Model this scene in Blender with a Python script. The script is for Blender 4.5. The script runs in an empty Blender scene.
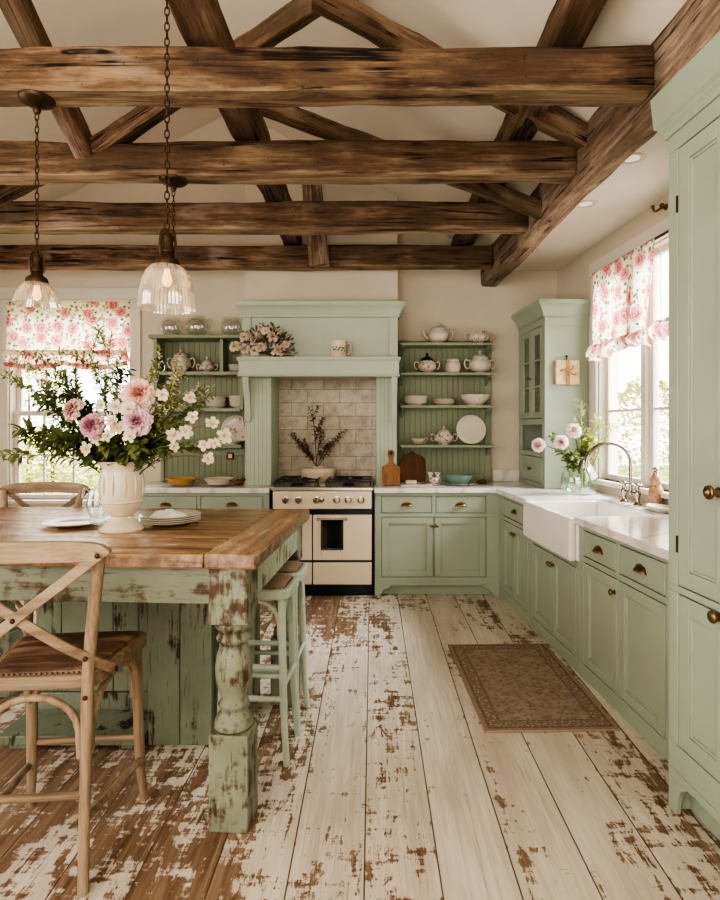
import bpy, bmesh, math, random
from mathutils import Vector as V, Matrix as Mx, Euler
random.seed(7)
PI = math.pi
sc = bpy.context.scene
COL = sc.collection

# ------------------------------------------------------------------ frame of the photograph
F, CX, CY, EYE = 580.0, 372.0, 427.0, 1.4
def at(x, y, Y):                       # the world point seen at pixel (x, y) at distance Y
    return V(((x-CX)*Y/F, Y, EYE-(y-CY)*Y/F))
RR = 0.0759                            # the sink wall runs slightly out of square with the range wall
RO = V((1.206, 2.363, 0))
cu, su = math.cos(RR), math.sin(RR)
def RW(u, v, z=0.0):                   # u = towards the sink wall, v = along it, away from the camera
    return V((RO.x+u*cu-v*su, RO.y+u*su+v*cu, z))

# ------------------------------------------------------------------ mesh builder
def frame_for(d, up=(0, 0, 1)):
    d = V(d).normalized(); up = V(up)
    if abs(d.dot(up)) > .98: up = V((1, 0, 0)) if abs(d.x) < .9 else V((0, 1, 0))
    s = d.cross(up).normalized(); u = s.cross(d).normalized()
    return d, s, u

class MB:
    def __init__(s): s.v = []; s.f = []; s.M = None
    def add(s, vs, fs):
        o = len(s.v)
        for p in vs:
            p = V(p); s.v.append(s.M @ p if s.M else p)
        s.f += [[i+o for i in f] for f in fs]
        return s
    def box(s, x0, x1, y0, y1, z0, z1):
        return s.add([(x0,y0,z0),(x1,y0,z0),(x1,y1,z0),(x0,y1,z0),(x0,y0,z1),(x1,y0,z1),(x1,y1,z1),(x0,y1,z1)],
              [(0,3,2,1),(4,5,6,7),(0,1,5,4),(1,2,6,5),(2,3,7,6),(3,0,4,7)])
    def bar(s, p0, p1, w, h, up=(0,0,1), w1=None, h1=None):
        p0, p1 = V(p0), V(p1); d, sd, u = frame_for(p1-p0, up)
        w1 = w if w1 is None else w1; h1 = h if h1 is None else h1
        vs = []
        for p, a, b in ((p0, w, h), (p1, w1, h1)):
            for i, j in ((-1,-1),(1,-1),(1,1),(-1,1)): vs.append(p+sd*a/2*i+u*b/2*j)
        return s.add(vs, [(0,1,2,3),(7,6,5,4),(0,4,5,1),(1,5,6,2),(2,6,7,3),(3,7,4,0)])
    def tube(s, pts, r, seg=8, closed=False, flat=1.0):
        pts = [V(p) for p in pts]; n = len(pts)
        rs = r if isinstance(r, (list, tuple)) else [r]*n
        vs = []; prev = None
        for i, p in enumerate(pts):
            if closed: d = pts[(i+1)%n]-pts[i-1]
            else: d = pts[min(i+1,n-1)]-pts[max(i-1,0)]
            if d.length < 1e-9: d = V((0,0,1))
            d.normalize()
            if prev is None: _, a, b = frame_for(d)
            else:
                a = prev-d*prev.dot(d)
                a = a.normalized() if a.length > 1e-6 else frame_for(d)[1]
                b = a.cross(d)*-1
            prev = a; b = d.cross(a)
            for k in range(seg):
                t = 2*PI*k/seg
                vs.append(p+(a*math.cos(t)+b*math.sin(t)*flat)*rs[i])
        fs = []
        for i in range(n if closed else n-1):
            j = (i+1)%n
            for k in range(seg):
                l = (k+1)%seg
                fs.append((i*seg+k, i*seg+l, j*seg+l, j*seg+k))
        if not closed:
            fs.append(tuple(range(seg))[::-1]); fs.append(tuple((n-1)*seg+k for k in range(seg)))
        return s.add(vs, fs)
    def ribbon(s, pts, w, t, nrms):
        pts = [V(p) for p in pts]; vs = []; n = len(pts)
        for i, p in enumerate(pts):
            d = (pts[min(i+1,n-1)]-pts[max(i-1,0)]).normalized()
            nn = V(nrms[i] if isinstance(nrms, list) else nrms); nn = (nn-d*nn.dot(d)).normalized()
            b = d.cross(nn)
            for i2, j2 in ((-1,-1),(1,-1),(1,1),(-1,1)): vs.append(p+b*w/2*i2+nn*t/2*j2)
        fs = [(0,1,2,3), tuple(4*(n-1)+k for k in (3,2,1,0))]
        for i in range(n-1):
            for k in range(4):
                l = (k+1)%4; fs.append((4*i+k, 4*i+4+k, 4*i+4+l, 4*i+l))
        return s.add(vs, fs)
    def lathe(s, prof, seg=24, c=(0,0,0), rib=None):
        c = V(c); vs = []; n = len(prof)
        for i, (r, z) in enumerate(prof):
            for k in range(seg):
                t = 2*PI*k/seg; rr = max(r, 1e-4)
                if rib and rib[0] <= i < rib[1]: rr *= 1+rib[2]*(1 if k%2 else -1)
                vs.append(c+V((rr*math.cos(t), rr*math.sin(t), z)))
        fs = [(i*seg+k, i*seg+(k+1)%seg, (i+1)*seg+(k+1)%seg, (i+1)*seg+k) for i in range(n-1) for k in range(seg)]
        return s.add(vs, fs)
    def ext(s, poly, axis, a, b):
        def mk(p, h):
            return {'x': (h,p[0],p[1]), 'y': (p[0],h,p[1]), 'z': (p[0],p[1],h)}[axis]
        n = len(poly)
        vs = [mk(p, a) for p in poly]+[mk(p, b) for p in poly]
        return s.add(vs, [tuple(range(n)), tuple(range(2*n-1, n-1, -1))]+[(i,(i+1)%n,n+(i+1)%n,n+i) for i in range(n)])
    def sph(s, c, r, seg=12, rings=8):
        r = (r,r,r) if not isinstance(r, (tuple, list)) else r
        vs = [V(c)+V((0,0,-r[2]))]; fs = []
        for i in range(1, rings):
            ph = -PI/2+PI*i/rings
            for k in range(seg):
                t = 2*PI*k/seg
                vs.append(V(c)+V((r[0]*math.cos(ph)*math.cos(t), r[1]*math.cos(ph)*math.sin(t), r[2]*math.sin(ph))))
        vs.append(V(c)+V((0,0,r[2])))
        for k in range(seg):
            l = (k+1)%seg
            fs.append((0, 1+l, 1+k)); fs.append((len(vs)-1, 1+(rings-2)*seg+k, 1+(rings-2)*seg+l))
            for i in range(rings-2): fs.append((1+i*seg+k, 1+i*seg+l, 1+(i+1)*seg+l, 1+(i+1)*seg+k))
        return s.add(vs, fs)
    def torus(s, c, R, r, seg=24, sub=8, n=(0,0,1), squash=1.0):
        d, a, b = frame_for(n)
        return s.tube([V(c)+a*R*math.cos(2*PI*k/seg)+b*R*squash*math.sin(2*PI*k/seg) for k in range(seg)], r, sub, closed=True)
    def grid(s, fn, nu, nv):
        vs = [fn(i/nu, j/nv) for j in range(nv+1) for i in range(nu+1)]
        return s.add(vs, [(j*(nu+1)+i, j*(nu+1)+i+1, (j+1)*(nu+1)+i+1, (j+1)*(nu+1)+i) for j in range(nv) for i in range(nu)])
    def build(s, name, mat, parent=None, smooth=35, bevel=0, bseg=2, sub=0, solid=0, recalc=True, recenter=True):
        vs = s.v; loc = V((0,0,0))
        if parent is None and recenter:
            xs = [p.x for p in vs]; ys = [p.y for p in vs]; zs = [p.z for p in vs]
            loc = V(((min(xs)+max(xs))/2, (min(ys)+max(ys))/2, min(zs)))
            vs = [p-loc for p in vs]
        me = bpy.data.meshes.new(name); me.from_pydata([tuple(p) for p in vs], [], s.f)
        if recalc:
            bm = bmesh.new(); bm.from_mesh(me); bmesh.ops.recalc_face_normals(bm, faces=bm.faces); bm.to_mesh(me); bm.free()
        me.materials.append(mat)
        if smooth:
            me.shade_smooth()
            if smooth < 179: me.set_sharp_from_angle(angle=math.radians(smooth))
        o = bpy.data.objects.new(name, me); COL.objects.link(o)
        o.location = loc
        if parent is not None: o.parent = parent
        if solid:
            m = o.modifiers.new('solid', 'SOLIDIFY'); m.thickness = solid; m.offset = 0
        if bevel:
            m = o.modifiers.new('bevel', 'BEVEL'); m.width = bevel; m.segments = bseg; m.limit_method = 'ANGLE'; m.angle_limit = math.radians(40)
        if sub:
            m = o.modifiers.new('sub', 'SUBSURF'); m.levels = sub; m.render_levels = sub
        return o

def tag(o, label, cat, group=None):
    o['label'] = label; o['category'] = cat
    if group: o['group'] = group
    return o
def struct(o): o['kind'] = 'structure'; return o
def T(name, label, cat, loc=(0,0,0), rz=0.0, group=None):
    o = bpy.data.objects.new(name, None); COL.objects.link(o); o.empty_display_size = .05
    o.location = loc; o.rotation_euler = (0,0,rz); return tag(o, label, cat, group)
def dup(root, loc, rz=None, label=None, group=None, scale=None):
    r = root.copy(); COL.objects.link(r); r.location = loc
    if rz is not None: r.rotation_euler = (0,0,rz)
    if scale: r.scale = scale
    if label: r['label'] = label
    if group: r['group'] = group
    for ch in list(root.children):
        c = ch.copy(); COL.objects.link(c); c.parent = r
        for g in ch.children:
            d = g.copy(); COL.objects.link(d); d.parent = c
    return r
def bez(p0, p1, p2, n=10):
    p0, p1, p2 = V(p0), V(p1), V(p2)
    return [p0*(1-t)**2+p1*2*t*(1-t)+p2*t*t for t in [i/n for i in range(n+1)]]
def spline(pts, n=8):                   # Catmull-Rom through points
    P = [V(p) for p in pts]; P = [P[0]*2-P[1]]+P+[P[-1]*2-P[-2]]; out = []
    for i in range(1, len(P)-2):
        for k in range(n):
            t = k/n
            out.append(.5*((2*P[i])+(P[i+1]-P[i-1])*t+(2*P[i-1]-5*P[i]+4*P[i+1]-P[i+2])*t*t+(3*P[i]-P[i-1]-3*P[i+1]+P[i+2])*t**3))
    out.append(P[-2]); return out

# ------------------------------------------------------------------ materials
class NT:
    def __init__(s, name):
        s.m = bpy.data.materials.new(name); s.m.use_nodes = True; s.t = s.m.node_tree
        s.b = s.t.nodes['Principled BSDF']; s.out = s.t.nodes['Material Output']
        s.tc = None
    def n(s, ty, ins=None, **props):
        nd = s.t.nodes.new(ty)
        for k, v in props.items(): setattr(nd, k, v)
        for k, v in (ins or {}).items(): s.set(nd.inputs[k], v)
        return nd
    def set(s, sock, v):
        if isinstance(v, bpy.types.NodeSocket): s.t.links.new(v, sock)
        elif isinstance(v, (tuple, list)) and len(v) == 3 and sock.type == 'RGBA': sock.default_value = (*v, 1)
        else: sock.default_value = v
    def co(s, kind='Object', rand=True):
        if s.tc is None: s.tc = s.n('ShaderNodeTexCoord')
        c = s.tc.outputs[kind]
        if rand:
            oi = s.n('ShaderNodeObjectInfo'); k = s.math('MULTIPLY', oi.outputs['Random'], 37.0)
            c = s.n('ShaderNodeVectorMath', {0: c, 1: k}, operation='ADD').outputs[0]
        return c
    def map(s, vec, sc=(1,1,1), loc=(0,0,0), rot=(0,0,0)):
        return s.n('ShaderNodeMapping', {'Vector': vec, 'Scale': sc, 'Location': loc, 'Rotation': rot}).outputs[0]
    def noise(s, vec, scale=5, detail=4, rough=.55, dist=0, col=False):
        nd = s.n('ShaderNodeTexNoise', {'Vector': vec, 'Scale': scale, 'Detail': detail, 'Roughness': rough, 'Distortion': dist})
        return nd.outputs['Color' if col else 'Fac']
    def vor(s, vec, scale=5, feature='F1', rnd=1.0, dim='3D'):
        return s.n('ShaderNodeTexVoronoi', {'Vector': vec, 'Scale': scale, 'Randomness': rnd}, feature=feature, voronoi_dimensions=dim)
    def ramp(s, fac, stops, interp='LINEAR'):
        nd = s.n('ShaderNodeValToRGB', {'Fac': fac}); r = nd.color_ramp; r.interpolation = interp
        while len(r.elements) < len(stops): r.elements.new(.5)
        for e, (p, c) in zip(r.elements, stops):
            e.position = p; e.color = (c, c, c, 1) if not isinstance(c, (tuple, list)) else (*c, 1)
        return nd.outputs[0]
    def mix(s, f, a, b, mode='MIX'):
        nd = s.n('ShaderNodeMix', data_type='RGBA', blend_type=mode)
        s.set(nd.inputs[0], f); s.set(nd.inputs[6], a); s.set(nd.inputs[7], b); return nd.outputs[2]
    def math(s, op, a, b=0.0, c=None, clamp=False):
        nd = s.n('ShaderNodeMath', operation=op, use_clamp=clamp); s.set(nd.inputs[0], a); s.set(nd.inputs[1], b)
        if c is not None: s.set(nd.inputs[2], c)
        return nd.outputs[0]
    def xyz(s, vec): return s.n('ShaderNodeSeparateXYZ', {0: vec}).outputs
    def comb(s, x, y, z): return s.n('ShaderNodeCombineXYZ', {0: x, 1: y, 2: z}).outputs[0]
    def bump(s, h, st=.3, d=.01):
        s.set(s.b.inputs['Normal'], s.n('ShaderNodeBump', {'Height': h, 'Strength': st, 'Distance': d}).outputs[0])
    def fin(s, col=None, rough=None, metal=None, spec=None, **kw):
        if col is not None: s.set(s.b.inputs['Base Color'], col)
        if rough is not None: s.set(s.b.inputs['Roughness'], rough)
        if metal is not None: s.set(s.b.inputs['Metallic'], metal)
        if spec is not None: s.set(s.b.inputs['Specular IOR Level'], spec)
        for k, v in kw.items(): s.set(s.b.inputs[k.replace('_', ' ')], v)
        return s.m

def m_plain(name, col, rough=.5, metal=0, var=.08, scale=6, bump=0, spec=.5):
    t = NT(name); n = t.noise(t.co(), scale, 4)
    c = t.mix(t.ramp(n, [(.3, 0), (.7, 1)]), tuple(x*(1-var) for x in col), tuple(min(1, x*(1+var)) for x in col))
    if bump: t.bump(t.noise(t.co(), scale*8, 3), bump, .004)
    return t.fin(c, rough, metal, spec)

def grain_co(t, axis, stretch=.06):
    s = [1, 1, 1]; s['xyz'.index(axis)] = stretch
    return t.map(t.co(), tuple(s))
def m_wood(name, dark, mid, light, axis='x', rough=.6, scale=14, bump=.3, crack=0, pale_bottom=0):
    t = NT(name); g = grain_co(t, axis)
    if not crack:
        n1 = t.noise(g, scale, 8, .68, .6); n2 = t.noise(g, scale*6, 4, .6)
        f = t.math('ADD', t.math('MULTIPLY', n1, .7), t.math('MULTIPLY', n2, .3))
        c = t.ramp(f, [(.34, dark), (.5, mid), (.66, light)])
        c = t.mix(t.ramp(t.noise(t.co(), 2.2, 3), [(.35, .3), (.6, 0)]), c, tuple(x*.6 for x in mid))
        t.bump(f, bump, .012)
        return t.fin(c, rough, spec=.3)
    g1 = t.noise(grain_co(t, axis, .05), 55, 10, .75, .3)          # fine fibres
    g2 = t.noise(grain_co(t, axis, .16), 11, 9, .68, .8)           # figure
    g3 = t.noise(grain_co(t, axis, .45), 4.5, 7, .62, .5)          # weathered patches
    f = t.math('ADD', t.math('MULTIPLY', g1, .34), t.math('ADD', t.math('MULTIPLY', g2, .36), t.math('MULTIPLY', g3, .30)))
    c = t.ramp(f, [(.40, dark), (.50, mid), (.60, light)])
    grey = tuple(.62*sum(light)/3+.2*x for x in light)
    c = t.mix(t.ramp(g3, [(.56, 0), (.70, .55)]), c, grey)
    c = t.mix(t.ramp(t.noise(t.co(), 1.7, 4), [(.38, .65), (.58, 0)]), c, tuple(x*.45 for x in mid))
    ck = t.noise(grain_co(t, axis, .03), 13, 4, .5, .4)
    line = t.ramp(t.math('ABSOLUTE', t.math('SUBTRACT', ck, .5)), [(.006, 1), (.022, 0)])
    k = t.math('MULTIPLY', line, t.ramp(t.noise(t.co(), 2.6, 3), [(.46, 0), (.56, 1)]))
    c = t.mix(t.math('MULTIPLY', k, crack), c, tuple(x*.3 for x in dark))
    kn = t.vor(grain_co(t, axis, .35), 3.4).outputs['Distance']
    c = t.mix(t.ramp(kn, [(.06, .9), (.12, 0)]), c, tuple(x*.35 for x in dark))
    wm = t.noise(grain_co(t, axis, .5), 60, 4, .6)
    c = t.mix(t.ramp(wm, [(.64, 0), (.70, .7)]), c, tuple(x*.5 for x in dark))
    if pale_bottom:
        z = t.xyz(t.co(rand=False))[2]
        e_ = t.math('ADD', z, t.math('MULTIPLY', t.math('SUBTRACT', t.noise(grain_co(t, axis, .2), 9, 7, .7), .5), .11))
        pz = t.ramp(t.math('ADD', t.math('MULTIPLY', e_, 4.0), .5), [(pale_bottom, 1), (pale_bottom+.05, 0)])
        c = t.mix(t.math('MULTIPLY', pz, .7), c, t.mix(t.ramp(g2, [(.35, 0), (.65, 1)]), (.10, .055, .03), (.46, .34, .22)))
    t.bump(t.math('SUBTRACT', f, t.math('MULTIPLY', k, .5)), bump, .02)
    return t.fin(c, rough, spec=.25)

def m_paint_worn(name, paint, wood, amount=.5, axis='z', rough=.55, patch=4, top=None, soft=.035):
    """old milk paint rubbed through to the wood"""
    t = NT(name); g = grain_co(t, axis, .12)
    p = tuple(paint)
    pc = t.mix(t.ramp(t.noise(t.co(), 5, 5), [(.3, 0), (.7, 1)]), tuple(x*.8 for x in p), tuple(min(1, x*1.12) for x in p))
    wc = t.mix(t.ramp(t.noise(g, 30, 6), [(.35, 0), (.65, 1)]), tuple(x*.5 for x in wood), wood)
    m = t.math('ADD', t.math('MULTIPLY', t.noise(g, 16, 10, .7), .55), t.math('MULTIPLY', t.noise(t.co(), patch, 6, .6), .45))
    if top:
        zz = t.xyz(t.co(rand=False))[2]
        m = t.math('ADD', m, t.n('ShaderNodeMapRange', {'Value': zz, 'From Min': top[0], 'From Max': top[1], 'To Min': 0.0, 'To Max': top[2]}).outputs[0])
    e = .66-.2*amount
    msk = t.ramp(m, [(e, 0), (e+soft, 1)])
    fs = t.noise(grain_co(t, axis, .07), 70, 6, .7); c = t.mix(t.math('MULTIPLY', t.ramp(fs, [(.56, 0), (.66, 1)]), min(.8, amount*1.1)), pc, tuple(x*.75 for x in wood))
    c = t.mix(msk, c, wc)
    t.bump(t.math('SUBTRACT', t.math('MULTIPLY', t.noise(g, 30, 5), .4), msk), .35, .004)
    return t.fin(c, rough, spec=.35)

def m_glass(name, tint=(.97,.98,.97), refl=.25, rough=.02, diffuse=0.0, dcol=(.9,.85,.75)):
    t = NT(name)
    tr = t.n('ShaderNodeBsdfTransparent', {'Color': (*tint, 1)}).outputs[0]
    gl = t.n('ShaderNodeBsdfGlossy', {'Color': (1,1,1,1), 'Roughness': rough}).outputs[0]
    lw = t.n('ShaderNodeLayerWeight', {'Blend': .35}).outputs['Facing']
    f = t.math('ADD', t.math('MULTIPLY', t.math('POWER', lw, 2.5), .75), refl*.2)
    sh = t.n('ShaderNodeMixShader', {0: f, 1: tr, 2: gl}).outputs[0]
    if diffuse:
        d = t.n('ShaderNodeBsdfTranslucent', {'Color': (*dcol, 1)}).outputs[0]
        d2 = t.n('ShaderNodeBsdfDiffuse', {'Color': (*dcol, 1)}).outputs[0]
        dd = t.n('ShaderNodeMixShader', {0: .5, 1: d, 2: d2}).outputs[0]
        sh = t.n('ShaderNodeMixShader', {0: diffuse, 1: sh, 2: dd}).outputs[0]
    t.t.links.new(sh, t.out.inputs[0]); return t.m

def m_leaf(name, a, b, trans=.35):
    t = NT(name); n = t.noise(t.co(), 18, 2)
    c = t.mix(t.ramp(n, [(.35, 0), (.65, 1)]), a, b)
    t.fin(c, .5, spec=.35)
    tl = t.n('ShaderNodeBsdfTranslucent', {'Color': c}).outputs[0]
    sh = t.n('ShaderNodeMixShader', {0: trans, 1: t.b.outputs[0], 2: tl}).outputs[0]
    t.t.links.new(sh, t.out.inputs[0]); return t.m

def m_petal(name, inner, outer, R, trans=.16):
    t = NT(name); d = t.n('ShaderNodeVectorMath', {0: t.co(rand=False)}, operation='LENGTH').outputs['Value']
    f = t.math('ADD', t.math('DIVIDE', d, R), t.math('MULTIPLY', t.noise(t.co(), 40, 3), .4))
    c = t.ramp(f, [(.35, inner), (1.15, outer)])
    t.fin(c, .6, spec=.2)
    tl = t.n('ShaderNodeBsdfTranslucent', {'Color': c}).outputs[0]
    sh = t.n('ShaderNodeMixShader', {0: trans, 1: t.b.outputs[0], 2: tl}).outputs[0]
    t.t.links.new(sh, t.out.inputs[0]); return t.m

def m_china(name, base=(.62,.555,.465), blooms=0.0, scale=26, colA=(.42,.16,.15), colB=(.2,.24,.14), dark=.0):
    t = NT(name); c = t.mix(t.ramp(t.noise(t.co(), 7, 3), [(.3, 0), (.7, 1)]), tuple(x*.92 for x in base), base)
    if blooms:
        v = t.vor(t.co(), scale); pick = t.xyz(v.outputs['Color'])[0]
        k = t.math('MULTIPLY', t.ramp(v.outputs['Distance'], [(.28, 1), (.36, 0)]), t.math('GREATER_THAN', pick, 1-blooms))
        v2 = t.vor(t.map(t.co(), loc=(3.3, 1.7, 2.1)), scale*1.7); p2 = t.xyz(v2.outputs['Color'])[1]
        k2 = t.math('MULTIPLY', t.ramp(v2.outputs['Distance'], [(.25, 1), (.33, 0)]), t.math('GREATER_THAN', p2, 1-blooms))
        c = t.mix(t.math('MULTIPLY', k2, .85), c, colB); c = t.mix(t.math('MULTIPLY', k, .85), c, colA)
    return t.fin(c, .18, spec=.5)

def m_floral(name):
    t = NT(name); co = t.co(rand=False)
    x, y, z = t.xyz(co)[0:3]
    p = t.comb(x, z, 0.0)
    wob = t.n('ShaderNodeVectorMath', {0: t.noise(p, 22, 3, col=True), 1: (.5,.5,.5)}, operation='SUBTRACT').outputs[0]
    pw = t.n('ShaderNodeVectorMath', {0: p, 1: t.n('ShaderNodeVectorMath', {0: wob, 'Scale': .035}, operation='SCALE').outputs[0]}, operation='ADD').outputs[0]
    base = (.78, .68, .55)
    # leaves and stems
    v2 = t.vor(pw, 26, dim='2D'); p2 = t.xyz(v2.outputs['Color'])
    lf = t.math('MULTIPLY', t.ramp(v2.outputs['Distance'], [(.30, 1), (.40, 0)]), t.math('GREATER_THAN', p2[0], .40))
    v1 = t.vor(pw, 6.6, rnd=.85, dim='2D'); d1 = v1.outputs['Distance']; p1 = t.xyz(v1.outputs['Color'])
    near = t.ramp(d1, [(.50, 1), (.80, .3)])
    gcol = t.mix(p2[1], (.07, .10, .035), (.28, .28, .13))
    c = t.mix(t.math('MULTIPLY', lf, near), base, gcol)
    # small buds
    v3 = t.vor(t.map(pw, loc=(2.2, 4.1, 0)), 17, dim='2D'); p3 = t.xyz(v3.outputs['Color'])
    bd = t.math('MULTIPLY', t.ramp(v3.outputs['Distance'], [(.24, 1), (.32, 0)]), t.math('GREATER_THAN', p3[1], .6))
    c = t.mix(bd, c, (.50, .22, .20))
    # roses
    ring = t.math('SINE', t.math('ADD', t.math('MULTIPLY', d1, 36), t.math('MULTIPLY', t.noise(p, 24, 3), 20)))
    rc = t.mix(t.ramp(ring, [(.2, 0), (.8, 1)]), (.36, .085, .10), (.66, .31, .28))
    rc = t.mix(t.ramp(d1, [(.15, 0), (.32, .55)]), rc, (.74, .46, .40))
    rs = t.math('MULTIPLY', t.ramp(d1, [(.35, 1), (.39, 0)]), t.math('GREATER_THAN', p1[0], .22))
    c = t.mix(rs, c, rc)
    t.fin(c, .85, spec=.1)
    w = t.n('ShaderNodeTexNoise', {'Vector': t.map(p, (300, 300, 1)), 'Scale': 1.0}).outputs['Fac']; t.bump(w, .1, .002)
    tl = t.n('ShaderNodeBsdfTranslucent', {'Color': c}).outputs[0]
    sh = t.n('ShaderNodeMixShader', {0: .42, 1: t.b.outputs[0], 2: tl}).outputs[0]
    t.t.links.new(sh, t.out.inputs[0]); return t.m

def m_emit(name, col, st):
    t = NT(name); t.fin(col, .5); t.set(t.b.inputs['Emission Color'], (*col, 1)); t.set(t.b.inputs['Emission Strength'], st); return t.m

GREEN = (.322, .372, .29)
M = {}
M['green'] = m_plain('sage_paint', GREEN, .42, var=.06, scale=3)
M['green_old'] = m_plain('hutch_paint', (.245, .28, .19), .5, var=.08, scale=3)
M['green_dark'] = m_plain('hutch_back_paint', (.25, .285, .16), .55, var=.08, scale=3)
M['mint'] = m_plain('hood_paint', (.42, .47, .37), .45, var=.05, scale=3)
M['plaster'] = m_plain('wall_plaster', (.625, .55, .45), .85, var=.05, scale=2.5, bump=.12)
M['ceil'] = m_plain('ceiling_plaster', (.72, .645, .54), .9, var=.05, scale=2, bump=.1)
M['soffit'] = m_plain('soffit_plaster', (.80, .74, .66), .9, var=.04, scale=2)
M['trimwhite'] = m_plain('casing_paint', (.68, .62, .54), .5, var=.04)
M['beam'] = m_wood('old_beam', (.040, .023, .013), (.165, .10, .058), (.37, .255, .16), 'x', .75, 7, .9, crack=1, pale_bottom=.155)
M['plate'] = m_wood('plate_timber', (.11, .07, .045), (.30, .21, .145), (.54, .43, .325), 'x', .75, 7, .8, crack=.9)
M['brace'] = m_wood('brace_timber', (.042, .024, .013), (.175, .107, .062), (.38, .265, .17), 'x', .75, 7, .8, crack=1)
M['oak'] = m_wood('bleached_oak', (.12, .08, .047), (.275, .20, .126), (.42, .33, .23), 'z', .5, 16, .15)
M['oakx'] = m_wood('bleached_oak_across', (.12, .08, .047), (.275, .20, .126), (.42, .33, .23), 'x', .5, 16, .15)
M['board'] = m_wood('chopping_wood', (.06, .022, .008), (.15, .06, .022), (.24, .11, .045), 'z', .5, 12, .15)
M['paddle'] = m_wood('paddle_wood', (.10, .04, .012), (.24, .105, .038), (.34, .17, .07), 'z', .5, 12, .15)
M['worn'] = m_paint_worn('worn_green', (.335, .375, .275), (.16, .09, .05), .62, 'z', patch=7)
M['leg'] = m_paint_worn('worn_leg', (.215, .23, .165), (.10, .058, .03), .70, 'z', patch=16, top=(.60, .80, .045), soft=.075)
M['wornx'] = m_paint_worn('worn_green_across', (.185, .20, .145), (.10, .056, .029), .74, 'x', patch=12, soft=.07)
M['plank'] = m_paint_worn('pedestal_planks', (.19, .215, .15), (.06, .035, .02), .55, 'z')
M['stool'] = m_paint_worn('stool_paint', (.40, .455, .365), (.30, .2, .12), .12, 'z', .4)
M['marble'] = None
M['porcelain'] = m_plain('porcelain', (.80, .77, .72), .12, var=.02)
M['enamel'] = m_plain('cream_enamel', (.72, .61, .46), .25, var=.02)
M['iron'] = m_plain('black_iron', (.018, .017, .018), .5, var=.2)
M['blackenamel'] = m_plain('black_enamel', (.012, .014, .02), .2, var=.1)
M['brass'] = m_plain('aged_brass', (.27, .18, .095), .34, 1, var=.15, scale=30)
M['bronze'] = m_plain('dark_bronze', (.075, .045, .026), .45, .8, var=.25, scale=30)
M['nickel'] = m_plain('nickel', (.40, .355, .295), .24, 1, var=.05)
M['steel'] = m_plain('steel', (.55, .52, .47), .28, 1, var=.05)
M['glass'] = m_glass('window_glass', refl=.1)
M['cabglass'] = m_glass('cabinet_glass', (.62, .62, .52), .6, .05)
M['clear'] = m_glass('clear_glass', (.93, .94, .92), .5)
M['jar'] = m_glass('vase_glass', (.95, .98, .96), .6)
M['ribbed'] = m_glass('ribbed_glass', (.93, .90, .84), 1.1, .08, .13, (.92, .84, .72))
M['water'] = m_glass('water', (.93, .97, .93), .3)
M['ovenglass'] = m_plain('oven_glass', (.012, .011, .01), .06, var=.1)
M['bulb'] = m_emit('bulb_glow', (1, .60, .26), 4)
M['led'] = m_emit('downlight_glow', (1, .86, .7), .35)
M['white'] = m_china('white_china')
M['floral'] = m_china('floral_china', (.62, .54, .45), .5)
M['floral2'] = m_china('bold_floral_china', (.62, .54, .46), .75, 30, (.33, .08, .09), (.10, .10, .09))
M['cream'] = m_plain('cream_glaze', (.62, .52, .385), .22, var=.1, scale=9, bump=.05)
M['amber'] = m_plain('ochre_glaze', (.45, .27, .09), .25, var=.2)
M['teal'] = m_plain('teal_glaze', (.13, .22, .19), .2, var=.1)
M['linen'] = m_plain('linen', (.75, .69, .60), .9, var=.05, bump=.2, scale=30)
M['paper'] = m_plain('parchment', (.62, .47, .31), .8, var=.2, scale=14)
M['ribbon'] = m_plain('ochre_ribbon', (.36, .19, .06), .6, var=.25, scale=40)
M['leafdark'] = m_leaf('dark_leaf', (.065, .095, .035), (.14, .18, .065))
M['leafmid'] = m_leaf('mid_leaf', (.12, .16, .05), (.24, .27, .10))
M['leafpale'] = m_leaf('pale_leaf', (.26, .28, .10), (.44, .42, .20))
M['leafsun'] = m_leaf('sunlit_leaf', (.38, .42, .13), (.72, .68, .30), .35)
M['stem'] = m_plain('stem', (.10, .13, .045), .6, var=.2)
M['stempale'] = m_plain('pale_stem', (.26, .34, .12), .6, var=.2)
M['twig'] = m_plain('twig', (.10, .06, .035), .8, var=.3)
M['dryleaf'] = m_leaf('dry_leaf', (.10, .055, .035), (.24, .14, .09), .15)
M['drypetal'] = m_leaf('dry_petal', (.62, .50, .38), (.82, .71, .57), .2)
M['blossom'] = m_leaf('cream_petal', (.66, .57, .42), (.82, .74, .60), .25)
M['yolk'] = m_plain('flower_eye', (.58, .36, .07), .7, var=.2, scale=80)
M['peach'] = m_petal('peach_petal', (.74, .33, .25), (.88, .66, .57), .07)
M['lilac'] = m_petal('lilac_petal', (.55, .24, .34), (.80, .60, .62), .065)
M['mauve'] = m_petal('mauve_petal', (.36, .12, .18), (.66, .42, .45), .06)
M['dusty'] = m_petal('dusty_petal', (.48, .20, .20), (.74, .52, .47), .055)
M['blush'] = m_petal('blush_petal', (.74, .44, .37), (.90, .79, .72), .05)
M['shade'] = m_floral('floral_cloth')

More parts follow.
